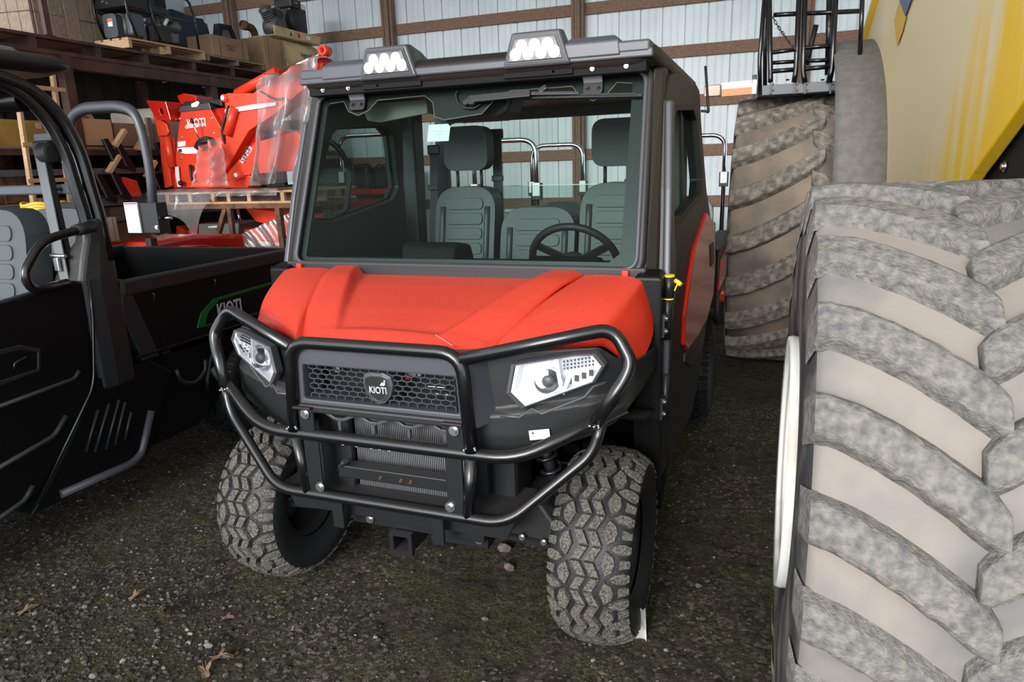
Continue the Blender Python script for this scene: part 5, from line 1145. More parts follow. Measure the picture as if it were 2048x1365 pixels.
# ladder frame leaning on the rack
lf = thing('ladder_frame', 'pale narrow wooden ladder leaning against the rack', 'ladder', (RX+0.06, 4.34, 0))
LFO = Vector((RX+0.06, 4.34, 0))
l0, l1 = pt(28, 142, X=RX+0.08)-LFO, pt(58, 345, X=RX+0.12)-LFO
l2 = l1 + (l1-l0)*1.7; l2 = l0 + (l1-l0)*((0.005-l0.z)/(l1.z-l0.z))
for dx in (0.0, 0.34):
    q = MB(); q.bar(l0+Vector((0, dx, 0.05)), l2+Vector((0, dx, 0)), 0.03, 0.045, (1, 0, 0)); q.build('rail', 'pallet_wood', lf, bevel=0.003)
for t in (0.06, 0.30, 0.45, 0.60, 0.78, 0.92):
    p = l0.lerp(l2, t*0.8); q = MB(); q.bar(p-Vector((-0.02, 0.04, 0)), p+Vector((0.02, 0.42, 0.0)), 0.022, 0.035); q.build('rung', 'pallet_wood', lf, bevel=0.003)
# steel channels racked across and dark deflector plates hung from them
for z, nm in ((1.63, 0), (1.36, 1), (1.22, 2)):
    q = MB(); q.b2((-0.04, -1.5, 0), (0.0, 1.5, 0.055)); q.b2((0, -1.5, 0), (0.03, 1.5, 0.006)); t_ = tag(q.build('steel_channel', 'grey_steel', loc=(RX+0.042, 5.4, zs(z))), ['upper', 'middle', 'lower'][nm]+' long grey steel channel hung on the rack front', 'steel bar', 'steel channels on the rack')
for k, (px, py) in enumerate(((238, 278), (282, 285), (226, 330), (300, 340))):
    p = pt(px, py, X=RX+0.09); q = MB(); q.prism([(0, 0), (0.03, -0.02), (0.17, 0.13), (0.15, 0.16)], 'x', -0.03, 0.03); tag(q.build('wooden_brace', 'pallet_wood', loc=(p.x, p.y-0.08, p.z-0.06), bevel=0.003), ['pale wooden brace under the plank box', 'pale wooden brace under the wrapped package', 'pale wooden brace above the printed carton', 'pale wooden brace beside the backhoe stabilizer'][k], 'brace', 'angled wooden braces on the rack')
for k, (px, py) in enumerate(((228, 305), (252, 312), (214, 375), (243, 370), (330, 310), (322, 365), (300, 312))):
    p = pt(px, py, X=RX+(0.085 if k < 4 else 0.055)); t_ = thing('deflector_plate', ['black deflector plate hanging beside the red bracket', 'black deflector plate between the wooden braces', 'black deflector plate hanging over the pale carton', 'black deflector plate hanging over the printed carton', 'black deflector plate beside the backhoe stabilizer leg', 'black deflector plate low beside the backhoe pallet', 'black deflector plate below the wrapped package'][k], 'plate', (p.x, p.y, p.z-0.14), 0, 'mower deflector plates on the rack')
    q = MB(); q.prism([(-0.11, 0.26), (-0.04, 0.27), (0.10, 0.02), (0.08, -0.02), (-0.03, 0.03)], 'x', -0.012, 0.0); q.build('plate', 'flat_black', t_, bevel=0.003)
    q = MB(); q.bar((0.004, -0.10, 0.26), (0.004, -0.02, 0.04), 0.012, 0.01, (1, 0, 0)); q.build('edge_rod', 'grey_steel', t_)
p = pt(247, 330, X=RX+0.05)
q = MB(); q.prism([(-0.10, 0.0), (0.14, 0.0), (0.10, 0.16), (-0.06, 0.20)], 'x', -0.03, 0.03); tag(q.build('red_bracket', 'red_gloss', loc=(p.x, p.y, zs(1.42)), bevel=0.006), 'small dark red steel bracket on the rack shelf', 'bracket')
# printed cartons and coil low on the rack
c5 = pt(235, 430, X=RX+0.10)
carton('cardboard_box', 'brown printed shipping carton low on the rack', Vector((RX-0.01, c5.y+0.02, zs(0.95)+0.002)), 0.5, 0.52, 0.42, 0, 'cardboard_dark', 'MADE IN\nCHINA')
carton('cardboard_box', 'pale carton with white label next to the printed one', Vector((RX+0.12, c5.y-0.30, zs(0.95)+0.002)), 0.4, 0.28, 0.33, radians(4), 'paper_wrap')
cy = pt(92, 425, X=RX+0.33)
co = thing('cable_coil', 'coil of bright yellow cable hanging on the rack', 'cable', (cy.x, cy.y, cy.z-0.22))
for i in range(9):
    q = MB(); zc = 0.10+i*0.024; q.tube([(0.16*cos(t*pi/12), 0.16*sin(t*pi/12)*1.0, zc+0.010*sin(t)) for t in range(24)], 0.014, 6, closed=True); q.build('cable_loop', 'yellow_cable', co)
q = MB(); q.tube([(0, 0, 0.0), (0, 0, 0.34)], 0.05, 10); q.b2((-0.12, -0.02, 0.0), (0.05, 0.02, 0.05)); q.build('hanger', 'rack_steel', co)
bk0 = pt(262, 466, X=RX)
q = MB(); q.lathe([(0.0001, 0.0), (0.075, 0.0), (0.095, 0.24), (0.10, 0.245), (0.09, 0.245), (0.07, 0.01)], (0, 0, 0), 'z', 24); bko = tag(q.build('metal_bucket', 'alu', loc=(RX-0.12, bk0.y+0.48, zs(0.95)+0.002)), 'small galvanized bucket at the shelf edge', 'bucket')
for k, (y, m_, s_) in enumerate(((3.2, 'cardboard_dark', 0.34), (3.65, 'rust_steel', 0.22), (6.2, 'cardboard_dark', 0.3), (6.75, 'dark_olive', 0.26))):
    carton('cardboard_box', ['dark carton near the shelf end', 'rust brown parts box on the shelf', 'dark carton behind the backhoe', 'olive parts carton behind the backhoe'][k], Vector((RX-0.05, y*1.1, zs(1.42)+0.002)), 0.5, 0.36, s_, 0, m_)

# ------------------------------------------------------------------ backhoe on its stand
TY = 5.5
tb = thing('steel_stand', 'rusty welded steel stand carrying the backhoe pallet', 'stand', (-5.0, 5.95, 0))
TO = Vector((-5.0, 5.95, 0))
def tpz(px, py, Y=TY): return pt(px, py, Y=Y)
zt = tpz(520, 408).z; xl, xr = tpz(318, 400).x, tpz(606, 400).x
def tbar(a, b, w=0.05, m='rust_steel', nm='leg', h=None):
    q = MB(); q.bar(Vector(a)-TO, Vector(b)-TO, w, h or w); return q.build(nm, m, tb, bevel=0.003)
for y in (TY, TY+0.9):
    tbar((xl, y, zt-0.02), (xr, y, zt-0.02), 0.045, nm='top_rail')
    tbar((tpz(460, 420).x, y, zt-0.04), (tpz(466, 490).x, y, 0.005), 0.045); tbar((tpz(452, 420).x, y, zt-0.04), (tpz(335, 660).x+0.35, y, 0.03), 0.045, nm='brace')
    tbar((tpz(557, 418).x, y, zt-0.04), (tpz(570, 490).x, y, 0.005), 0.055); tbar((tpz(574, 470).x, y, 0.95), (tpz(602, 430).x, y, 1.15), 0.04, nm='brace')
    tbar((xl+0.05, y, zt-0.04), (xl+0.05, y, 0.005), 0.045)
for x in (xl, xr): tbar((x, TY, zt-0.02), (x, TY+0.9, zt-0.02), 0.045, nm='top_rail')
# open crate pallet
zp0, zp1 = zt+0.004, tpz(520, 381).z
cp = thing('wooden_pallet', 'pale open-sided crate pallet under the red backhoe', 'pallet', ((xl+xr)/2, TY+0.45, zp0))
hw = (xr-xl)/2; hp_ = zp1-zp0
for y in (-0.47, 0.43):
    for z in (0.0, hp_-0.022): q = MB(); q.b2((-hw, y, z), (hw, y+0.035, z+0.022)); q.build('rail_board', 'pallet_wood', cp, bevel=0.003)
    for px in (337, 382, 428, 459, 500, 567): x = tpz(px, 395).x-(xl+xr)/2; q = MB(); q.b2((x-0.022, y+0.002, 0.022), (x+0.022, y+0.034, hp_-0.022)); q.build('spacer', 'pallet_wood', cp, bevel=0.002)
for i in range(9):
    x = -hw+i*(2*hw-0.12)/8; q = MB(); q.b2((x, -0.435, hp_-0.021), (x+0.12, 0.43, hp_)); q.build('deck_board', 'pallet_wood', cp, bevel=0.002)
q = MB(); q.b2((-hw, -0.1, 0.0), (hw, -0.05, hp_-0.022)); q.build('centre_board', 'pallet_old', cp)
# backhoe
BHO = Vector(((xl+xr)/2, TY+0.45, zp1+0.002))
bh = thing('backhoe_attachment', 'bright orange-red folded backhoe attachment partly wrapped in clear plastic', 'backhoe', BHO)
zmin = 0.001
def B(px, py, Y=TY+0.2):
    p = pt(px, py, Y=Y)-BHO; return (p.x, max(zmin, p.z))
def plate(poly, y0, y1, nm, m='red_back', par=None, bevel=0.006, Y=TY+0.2, holes=()):
    q = MB(); q.prism([B(*p, Y) for p in poly], 'y', y0-BHO.y, y1-BHO.y, [[B(*p, Y) for p in h] for h in holes]); return q.build(nm, m, par or bh, bevel=bevel)
def cylp(a, b, r, nm, m='red_back', Y=TY+0.2, par=None):
    pa, pb = B(*a, Y), B(*b, Y); q = MB(); q.tube([(pa[0], Y-BHO.y, pa[1]), (pb[0], Y-BHO.y, pb[1])], r, 14); return q.build(nm, m, par or bh)
y = TY+0.2
plate(((307, 202), (347, 204), (357, 240), (356, 244), (330, 240), (318, 222)), y-0.10, y+0.10, 'stabilizer_bracket', 'red_gloss', holes=[[(334, 220), (339, 217), (343, 228), (338, 231)]])
plate(((312, 215), (330, 240), (342, 248), (347, 265), (342, 272), (332, 272), (326, 274)), y-0.06, y-0.02, 'stabilizer_arm')
cylp((335, 274), (345, 335), 0.042, 'stabilizer_cylinder', 'red_back', y-0.02); cylp((346, 274), (352, 330), 0.020, 'return_tube', 'red_back', y+0.02)
plate(((326, 272), (336, 275), (347, 340), (350, 372), (337, 376), (330, 330)), y-0.05, y+0.05, 'stabilizer_leg')
plate(((338, 190), (352, 185), (377, 190), (378, 212), (362, 214), (345, 206)), y+0.10, y+0.34, 'valve_cover', 'red_gloss')
con = plate(((361, 224), (420, 217), (447, 265), (447, 300), (440, 376), (346, 376), (352, 300)), y, y+0.40, 'console')
plate(((420, 217), (446, 214), (450, 238), (440, 252)), y+0.05, y+0.40, 'console_side', 'red_gloss', con)
plate(((359, 224), (363, 213), (420, 206), (424, 218)), y-0.015, y+0.42, 'console_cap', 'grey_plastic', con)
plate(((363, 213), (371, 203), (443, 199), (446, 213), (420, 206)), y-0.01, y+0.42, 'console_top', 'engine_black', con)
plate(((385, 208), (398, 202), (402, 206), (397, 214), (386, 215)), y-0.02, y-0.014, 'caution_label', 'label_white', con)
plate(((370, 254), (376, 247), (413, 246), (409, 252), (372, 258)), y-0.004, y-0.001, 'name_band', 'pink_tape', con, 0)
pk0 = B(394, 247); text('name_lettering', 'KIOTI', 0.12, 'label_white', con, frame_mat((pk0[0], y-0.007-BHO.y, pk0[1]), (1, 0, 0.02), (0, 0, 1)), sx=0.8, bold=0.002)
q = MB(); a, b = B(386, 246, y-0.1), B(394, 296, y-0.1); q.tube([(a[0], y-0.10-BHO.y, a[1]), (b[0], y-0.02-BHO.y, b[1])], 0.007, 8); lv = q.build('control_lever', 'chrome', con)
q = MB(); a2 = B(382, 238, y-0.1); q.tube([(a2[0], y-0.10-BHO.y, a2[1]), (a[0], y-0.10-BHO.y, a[1])], 0.014, 8); q.build('lever_grip', 'rubber', lv)
for pl in (((356, 284), (372, 282), (372, 292), (357, 294)), ((355, 297), (366, 295), (397, 294), (396, 307), (372, 308), (357, 304))): plate(pl, y-0.006, y-0.002, 'decal', 'label_white', con, 0)
plate(((358, 299), (364, 298), (365, 304), (358, 305)), y-0.009, y-0.006, 'decal_print', 'print_dark', con, 0)
plate(((354, 334), (361, 333), (363, 356), (366, 374), (359, 374), (355, 350)), y-0.03, y-0.018, 'latch_strap', 'label_white')
q = MB(); k_ = B(369, 366); q.ball((k_[0], y-0.05-BHO.y, k_[1]), 0.028, 6); q.build('lever_knob', 'rubber', bh)
for px, py in ((360, 238), (363, 275), (362, 316), (424, 237), (428, 267), (424, 362)): kk = B(px, py); bolt(con, (kk[0], y-0.001-BHO.y, kk[1]), 0.011)
hs = lambda pts, r, nm: (lambda q: (q.tube([(B(a, b, yy)[0], yy-BHO.y, B(a, b, yy)[1]) for a, b, yy in pts], r, 8, fil=0.06), q.build(nm, 'rubber', bh)))(MB())
hs(((392, 295, y-.03), (398, 282, y-.06), (412, 276, y-.06), (425, 280, y-.02)), 0.022, 'hose'); hs(((396, 298, y-.06), (402, 285, y-.1), (414, 281, y-.1), (424, 285, y-.04)), 0.02, 'hose')
hs(((459, 212, y-.1), (447, 245, y-.12), (444, 265, y-.12), (450, 284, y-.1), (456, 296, y-.06)), 0.016, 'hose'); hs(((455, 218, y-.1), (449, 250, y-.1), (450, 270, y-.1), (460, 290, y-.04)), 0.012, 'hose')
hs(((381, 330, y-.03), (382, 350, y-.05), (386, 362, y-.04)), 0.016, 'hose')
# swing casting and boom
plate(((400, 318), (436, 300), (447, 312), (462, 345), (468, 376), (385, 376)), y+0.02, y+0.30, 'swing_frame')
bm_ = plate(((462, 192), (470, 188), (520, 188), (575, 150), (630, 122), (652, 121), (660, 130), (652, 146), (620, 180), (560, 232), (512, 262), (500, 282), (463, 345), (455, 352), (440, 345), (437, 316), (462, 268), (466, 225)), y-0.10, y+0.12, 'boom')
plate(((457, 350), (512, 262), (519, 268), (505, 300), (470, 342)), y+0.0, y+0.10, 'boom_inner', 'red_gloss')
plate(((455, 356), (472, 335), (516, 286), (600, 262), (626, 290), (600, 340), (545, 345), (500, 350), (480, 362)), y-0.06, y+0.08, 'dipper_arm')
plate(((440, 345), (470, 340), (500, 345), (512, 360), (500, 376), (430, 376)), y-0.04, y+0.16, 'pivot_casting')
for px, py, r in ((466, 198, 0.035), (491, 350, 0.034), (645, 133, 0.045), (569, 267, 0.025)):
    k_ = B(px, py); q = MB(); q.tube([(k_[0], y-0.13-BHO.y, k_[1]), (k_[0], y+0.15-BHO.y, k_[1])], r, 16); pn_ = q.build('pivot_pin', 'red_back', bh)
    q = MB(); q.tube([(k_[0], y-0.145-BHO.y, k_[1]), (k_[0], y-0.129-BHO.y, k_[1])], r*0.6, 12); q.build('pin_cap', 'label_white', pn_)
cylp((474, 188), (555, 143), 0.045, 'boom_cylinder', 'red_back', y-0.03); cylp((455, 270), (470, 215), 0.045, 'swing_cylinder', 'red_back', y-0.12)
cylp((560, 145), (646, 106), 0.018, 'cylinder_rod', 'chrome', y); k_ = B(650, 102)
q = MB(); q.lathe([(0.024, -0.05), (0.045, -0.05), (0.045, 0.05), (0.024, 0.05), (0.024, -0.05)], (k_[0], y-BHO.y, k_[1]), 'y', 18); q.build('rod_eye', 'red_back', bh)
k_ = B(649, 138); q = MB(); q.lathe([(0.03, -0.03), (0.06, -0.03), (0.06, 0.05), (0.03, 0.05), (0.03, -0.03)], (k_[0]+0.10, y+0.1-BHO.y, k_[1]), 'y', 18); q.build('rod_eye', 'red_back', bh)
hs(((520, 182, y-.1), (550, 200, y-.13), (575, 195, y-.13), (585, 220, y-.13), (555, 242, y-.13)), 0.010, 'hose')
plate(((466, 221), (486, 215), (490, 226), (484, 232), (478, 238), (467, 237)), y-0.112, y-0.104, 'boom_decal', 'label_white', bm_, 0); plate(((486, 217), (520, 211), (568, 206), (568, 213), (520, 221), (488, 225)), y-0.118, y-0.112, 'hose_strap', 'label_white', bm_, 0)
k_ = B(499, 309); text('serial_lettering', '82485', 0.085, 'print_dark', bh, frame_mat((k_[0], y-0.0635-BHO.y, k_[1]), (-0.62, 0, -0.78), (0.78, 0, -0.62)), sx=0.8, bold=0.001)
plate(((488, 322), (508, 292), (514, 298), (494, 328)), y-0.0625, y-0.0605, 'serial_plate', 'pink_tape', bh, 0)
# clear plastic wrap
def wrap(nm, pts_fn, nu, nv, label, par=bh):
    q = MB(); off = par.location; q.grid(lambda a, b: pts_fn(a, b)-off, nu, nv); o_ = q.build(nm, 'plastic_wrap', par); o_['label'] = label; return o_
def W1(a, b):
    # draped over boom end and hanging to the pallet
    L0 = pt(lerp(512, 508, b), lerp(170, 372, b), Y=y-0.22); R0 = pt(lerp(640, 626, b), lerp(118, 360, b), Y=y-0.22)
    p = L0.lerp(R0, a); f = 0.05+0.10*b
    p.y += f*sin(a*17+2.2*b)*0.5 + 0.05*sin(a*31+b*7)*b + 0.04*mnoise.noise((a*7, b*5, 1)) - 0.10*sin(a*pi)
    p.z += 0.03*sin(a*9)*(1-b); return p
wrap('plastic_wrap', W1, 60, 36, 'clear crinkled plastic')
def W1b(a, b):
    p = W1(a, 0.0); e = Vector((p.x, y+0.25, p.z+0.02-0.35*(b**2))); q_ = p.lerp(e, b); q_.z += 0.03*sin(b*pi)+0.01*sin(a*30); return q_
wrap('plastic_wrap', W1b, 40, 10, 'clear plastic folded back over the boom')
def W2_(a, b):
    A = pt(lerp(395, 425, 0), 305, Y=y-0.2); C = pt(445, 300, Y=y-0.2)
    L0 = pt(lerp(398, 388, b), lerp(300, 372, b), Y=y-0.2); R0 = pt(lerp(440, 472, b), lerp(275, 372, b), Y=y-0.2)
    p = L0.lerp(R0, a); p.y += 0.05*sin(a*14+b*3)-0.05+0.03*mnoise.noise((a*8, b*8, 3)); return p
wrap('plastic_wrap', W2_, 30, 24, 'clear plastic bag')
def W3(a, b):
    top = pt(lerp(338, 600, a), lerp(377, 375, a), Y=y+0.05); fr_ = Vector((top.x, TY-0.06, zp1+0.012)); 
    if b < 0.4: p = top.lerp(fr_, b/0.4)
    else:
        t = (b-0.4)/0.6; dl = lerp(0.24, 0.06, sstep(0.3, 0.55, a)) + (0.30*math.exp(-((a-0.33)/0.06)**2)); p = fr_ + Vector((0, -0.02-0.02*sin(a*40), -dl*t))
    p.z += 0.010*mnoise.noise((a*14, b*6, 2)); p.y += 0.02*sin(a*33+b*4)*b; return p
wrap('plastic_wrap', W3, 80, 26, 'clear plastic sheet over the pallet edge')
# second red attachment stored under the stand
l2o = Vector((-4.95, 6.0, 0))
ra = thing('loader_attachment', 'red loader attachment under the stand, wrapped in plastic', 'loader', l2o)
def RP(px, py, Y=5.75): p = pt(px, py, Y=Y)-l2o; return (p.x, p.z)
def rplate(poly, y0, y1, nm, m='red_back'): q = MB(); q.prism([RP(*p) for p in poly], 'y', y0-l2o.y, y1-l2o.y); return q.build(nm, m, ra, bevel=0.006)
rplate(((484, 418), (552, 424), (556, 436), (520, 448), (505, 444)), 5.80, 6.15, 'hood_panel'); rplate(((352, 452), (400, 470), (474, 468), (480, 560), (356, 560)), 5.75, 6.25, 'bucket_shell')
rplate(((400, 448), (480, 447), (480, 468), (400, 470)), 5.73, 6.25, 'olive_cover', 'dark_olive'); rplate(((505, 475), (512, 458), (600, 432), (612, 560), (495, 560)), 5.70, 6.15, 'arm_plate')
rplate(((420, 452), (446, 451), (446, 455), (420, 456)), 5.722, 5.729, 'label', 'label_white'); rplate(((505, 481), (560, 484), (596, 483), (596, 490), (506, 492)), 5.68, 5.699, 'label', 'label_white')
k_ = RP(505, 462); q = MB(); q.tube([(k_[0], 5.65-l2o.y, k_[1]), (k_[0], 5.85-l2o.y, k_[1])], 0.03, 14); q.build('pivot_pin', 'red_gloss', ra)
a_, b_ = RP(482, 418), RP(488, 448); q = MB(); q.tube([(a_[0], 5.70-l2o.y, a_[1]), (b_[0], 5.70-l2o.y, b_[1])], 0.014, 10); q.build('cylinder_rod', 'chrome', ra)
q = MB(); q.b2((-0.75, -0.2, 0.0), (0.75, 0.2, RP(480, 558)[1])); q.build('skid_frame', 'rust_steel', ra)
def W4(a, b):
    A = pt(lerp(480, 604, a), lerp(470, 415, a), Y=5.64); C = pt(lerp(480, 604, a), 520, Y=5.64); p = A.lerp(C, b); p.y += 0.02*sin(a*28-b*10) - 0.02; return p
wrap('plastic_wrap', W4, 50, 14, 'clear stretched plastic', ra)

# ------------------------------------------------------------------ compact tractor with folding roll bar
TRY = 4.15
tro = Vector((pt(230, 400, Y=TRY).x, TRY, 0))
tr_ = thing('compact_tractor', 'small red tractor with tall black roll bar behind the open vehicle', 'tractor', tro)
def TP(px, py, Y=TRY): return pt(px, py, Y=Y)-tro
q = MB(); P = [TP(150, 480), TP(147, 330), TP(140, 235), TP(165, 217), TP(235, 213), TP(268, 222), TP(284, 262), TP(300, 340), TP(312, 470)]
q.tube(P, 0.046, 4, fil=0.10, k=8); q.build('roll_bar', 'grey_plastic', tr_)
for px, s in ((303, 1), (148, -1)):
    a = TP(px-14, 466); b = TP(px+20, 405)
    q = MB(); q.b2((a.x, -0.06, a.z), (b.x, 0.05, b.z)); br = q.build('hinge_bracket', 'black_steel', tr_, bevel=0.008)
    q = MB(); q.tube([((b.x), -0.02, lerp(a.z, b.z, 0.5)), (b.x+0.10, -0.02, lerp(a.z, b.z, 0.5))], 0.012, 8); q.build('hinge_pin', 'chrome', br)
    bolt(br, (b.x-0.02, -0.062, a.z+0.05), 0.012)
    if s > 0:
        p0, p1 = TP(273, 464), TP(291, 404); q = MB(); q.b2((p0.x, -0.075, p0.z), (p1.x-0.01, -0.062, p1.z)); lb = q.build('warning_label', 'label_white', br)
        q = MB(); q.b2((p0.x+0.004, -0.077, p1.z-0.014), (p1.x-0.014, -0.075, p1.z-0.004)); q.build('label_stripe', 'print_red', lb)
zf = TP(300, 492).z
for s in (-1, 1):
    q = MB(); q.lathe([(0.46, s*0.32), (0.47, s*0.62)], (0, 0.15, zf-0.48), 'x', 20, arc=(radians(10), radians(170))); q.build('fender', 'red_gloss', tr_, solid=0.01)
    q = MB(); q.lathe([(0.22, -0.12), (0.40, -0.14), (0.43, -0.10), (0.43, 0.10), (0.40, 0.14), (0.22, 0.12)], (s*0.48, 0.15, 0.43), 'x', 28); q.build('rear_tire', 'rubber', tr_)
    q = MB(); q.b2((s*0.30-0.03, -0.02, 0.35), (s*0.30+0.03, 0.04, zf+0.06)); q.build('roll_bar_leg', 'black_steel', tr_)
q = MB(); q.b2((-0.28, -0.2, 0.30), (0.28, 0.9, zf-0.1)); q.build('transmission', 'engine_black', tr_, bevel=0.02)
q = MB(); q.prism([(0.05, 0.40), (0.05, zf+0.02), (0.5, zf+0.04), (1.12, zf-0.02), (1.15, 0.45)], 'x', -0.26, 0.26); hd_ = q.build('hood', 'red_gloss', tr_, bevel=0.05, seg=3)
s0, s1 = TP(152, 492), TP(228, 412); q = MB(); q.prism(rrect(s0.x, s0.z-0.1, s1.x, s1.z, 0.09, 6), 'y', -0.30, -0.18); q.build('seat', 'grey_plastic', tr_, bevel=0.04, seg=3)
q = MB(); q.b2((-0.25, -0.30, 0.5), (0.25, 0.1, s0.z-0.06)); q.build('seat_base', 'engine_black', tr_)
for s in (-1, 1): q = MB(); q.lathe([(0.14, -0.08), (0.27, -0.09), (0.30, -0.06), (0.30, 0.06), (0.27, 0.09), (0.14, 0.08)], (s*0.42, 0.95, 0.30), 'x', 22); q.build('front_tire', 'rubber', tr_)

# ------------------------------------------------------------------ mowers with bright roll hoops behind the cab
def mower(xl_, xr_, Y, ztop, label, f=1, seatm='vinyl', pod='red_back'):
    cx_ = (xl_+xr_)/2; hw_ = (xr_-xl_)/2
    t = thing('riding_mower', label, 'mower', (cx_, Y, 0), 0, 'mowers with bright roll hoops')
    q = MB(); q.tube([(-hw_, 0.0, 0.55), (-hw_, 0, ztop), (hw_, 0, ztop), (hw_, 0, 0.55)], 0.024, 12, fil=0.16, k=8); q.build('roll_hoop', 'chrome', t)
    for s in (-1, 1):
        q = MB(); q.b2((s*hw_-0.035, -0.032, ztop-0.52), (s*hw_+0.035, -0.026, ztop-0.40)); q.build('hoop_label', 'label_white', t)
        q = MB(); q.b2((s*hw_-0.05, -0.026, ztop-0.56), (s*hw_+0.05, 0.03, ztop-0.40)); q.build('hoop_bracket', 'black_steel', t, bevel=0.006)
        q = MB(); q.lathe([(0.14, -0.11), (0.26, -0.12), (0.29, -0.08), (0.29, 0.08), (0.26, 0.12), (0.14, 0.11)], (s*(hw_+0.12), 0.05, 0.29), 'x', 26); q.build('rear_tire', 'rubber', t)
        q = MB(); q.lathe([(0.0001, 0.02), (0.14, 0.03), (0.145, -0.06)], (s*(hw_+0.12), 0.05, 0.29), 'x', 20); q.build('wheel_hub', 'alu', t)
        q = MB(); q.prism([(-0.75, 0.45), (-0.75, 0.60), (-0.5, 0.70), (0.10, 0.78), (0.2, 0.7), (0.2, 0.45)], 'x', s*(hw_*0.55), s*(hw_+0.16)); q.build('side_pod', pod, t, bevel=0.03, seg=3)
        q = MB(); q.tube([(s*0.16, -0.9, 0.55), (s*0.20, -0.92, 1.0), (s*0.05, -0.8, 1.08)], 0.013, 8, fil=0.06); q.build('steering_lever', 'black_tube', t)
        q = MB(); q.lathe([(0.05, -0.05), (0.12, -0.06), (0.14, -0.03), (0.14, 0.03), (0.12, 0.06), (0.05, 0.05)], (s*0.35, -1.35, 0.14), 'x', 18); q.build('caster', 'rubber', t)
    q = MB(); q.b2((-hw_, -1.2, 0.34), (hw_, 0.1, 0.46)); q.build('frame', 'engine_black', t)
    q = MB(); q.prism(rrect(-0.24, 0.62, 0.24, 1.16, 0.16, 6), 'y', -0.36, -0.25, (), lambda p: Vector((p.x, p.y+(p.z-0.6)*0.18, p.z))); st_ = q.build('seat_back', seatm, t, bevel=0.035, seg=3)
    q = MB(); q.prism(rrect(-0.24, -0.78, 0.24, -0.30, 0.1, 5), 'z', 0.58, 0.70); q.build('seat_cushion', seatm, t, bevel=0.035, seg=3)
    q = MB(); q.b2((-0.22, 0.08, 0.46), (0.22, 0.55, 0.85)); q.lathe([(0.0001, 0.12), (0.12, 0.10), (0.19, 0.0)], (0, 0.3, 0.85), 'z', 20); q.build('engine', 'engine_black', t, bevel=0.03)
    q = MB(); q.prism([(-0.65, 0.18), (0.65, 0.18), (0.70, 0.30), (-0.70, 0.30)], 'y', -1.15, -0.35); q.build('mower_deck', 'red_back', t, bevel=0.03)
    if f < 0:
        for o_ in kids(t):
            if o_.name.split('.')[0] in ('side_pod', 'steering_lever', 'caster', 'frame', 'seat_back', 'seat_cushion', 'engine', 'mower_deck'): o_.rotation_euler = (0, 0, pi)
    return t
h1 = [pt(683, 330, Y=7.05), pt(740, 270, Y=7.05)]
mower(h1[0].x, h1[0].x+0.70, 7.05, h1[1].z, 'riding mower with chrome hoop seen through the passenger door window', -1)
h2 = [pt(1073, 330, Y=6.35), pt(1020, 281, Y=6.35)]
mower(h2[0].x-0.64, h2[0].x, 6.35, h2[1].z, 'riding mower with chrome hoop seen between the cab seats')
h3 = [pt(1166, 340, Y=7.7), pt(1120, 290, Y=7.7)]
mower(h3[0].x-0.60, h3[0].x, 7.7, h3[1].z, 'riding mower with lower chrome hoop near the back wall', -1)
h4 = [pt(1450, 300, Y=8.2), pt(1415, 271, Y=8.2)]
mower(h4[0].x-0.64, h4[0].x, 8.2, h4[1].z, 'riding mower with chrome hoop beside the huge far tire', 1, 'grey_plastic', 'engine_black')
# dark tillers with red frames beyond the passenger window
for i, (px0, px1, Y) in enumerate(((696, 738, 8.75), (745, 812, 8.75))):
    a = pt(px0, 335, Y=Y); b = pt(px1, 400, Y=Y); w_ = b.x-a.x
    t = thing('rotary_tiller', ['narrow', 'wide'][i]+' dark rotary tiller with red frame by the back wall', 'tiller', ((a.x+b.x)/2, Y+0.3, 0), 0)
    q = MB(); q.b2((-w_/2, -0.28, b.z-0.05), (w_/2, 0.2, a.z)); q.build('hood', 'engine_black', t, bevel=0.04)
    for k in range(5): q = MB(); q.ball((-w_/2+w_*(k+0.5)/5, -0.2, a.z), 0.05, 5); q.build('cover_bolt', 'engine_black', t)
    q = MB(); q.b2((-w_/2-0.05, -0.32, b.z+0.08), (w_/2+0.02, -0.26, b.z+0.16)); q.b2((-w_/2, -0.33, b.z-0.12), (w_/2+0.05, -0.2, b.z+0.02)); q.build('frame_bar', 'red_back', t, bevel=0.01)
    for s in (-1, 1): q = MB(); q.b2((s*w_*0.4-0.04, -0.3, 0), (s*w_*0.4+0.04, 0.2, b.z-0.04)); q.build('stand_leg', 'red_gloss', t)
# ------------------------------------------------------------------ loose things on the ground
peb = MB(); rnd = random.Random(3)
def rock(mb, c, r, sc=(1, 1, 0.6)):
    ph = [rnd.random()*6 for _ in range(3)]; vs = []
    pts = [(0, 0, 1), (0, 0, -1)] + [(cos(a)*cos(e), sin(a)*cos(e), sin(e)) for e, o in ((0.5, 0), (-0.5, 0.5)) for a in [2*pi*(k+o)/5 for k in range(5)]]
    for p in pts:
        f = r*rnd.uniform(0.72, 1.15); vs.append((c[0]+p[0]*f*sc[0], c[1]+p[1]*f*sc[1], c[2]+p[2]*f*sc[2]))
    fs = [(0, 2+k, 2+(k+1) % 5) for k in range(5)] + [(1, 7+(k+1) % 5, 7+k) for k in range(5)] + [(2+k, 7+k, 2+(k+1) % 5) for k in range(5)] + [(2+(k+1) % 5, 7+k, 7+(k+1) % 5) for k in range(5)]
    mb.add(vs, fs)
pebs = [MB(), MB(), MB()]
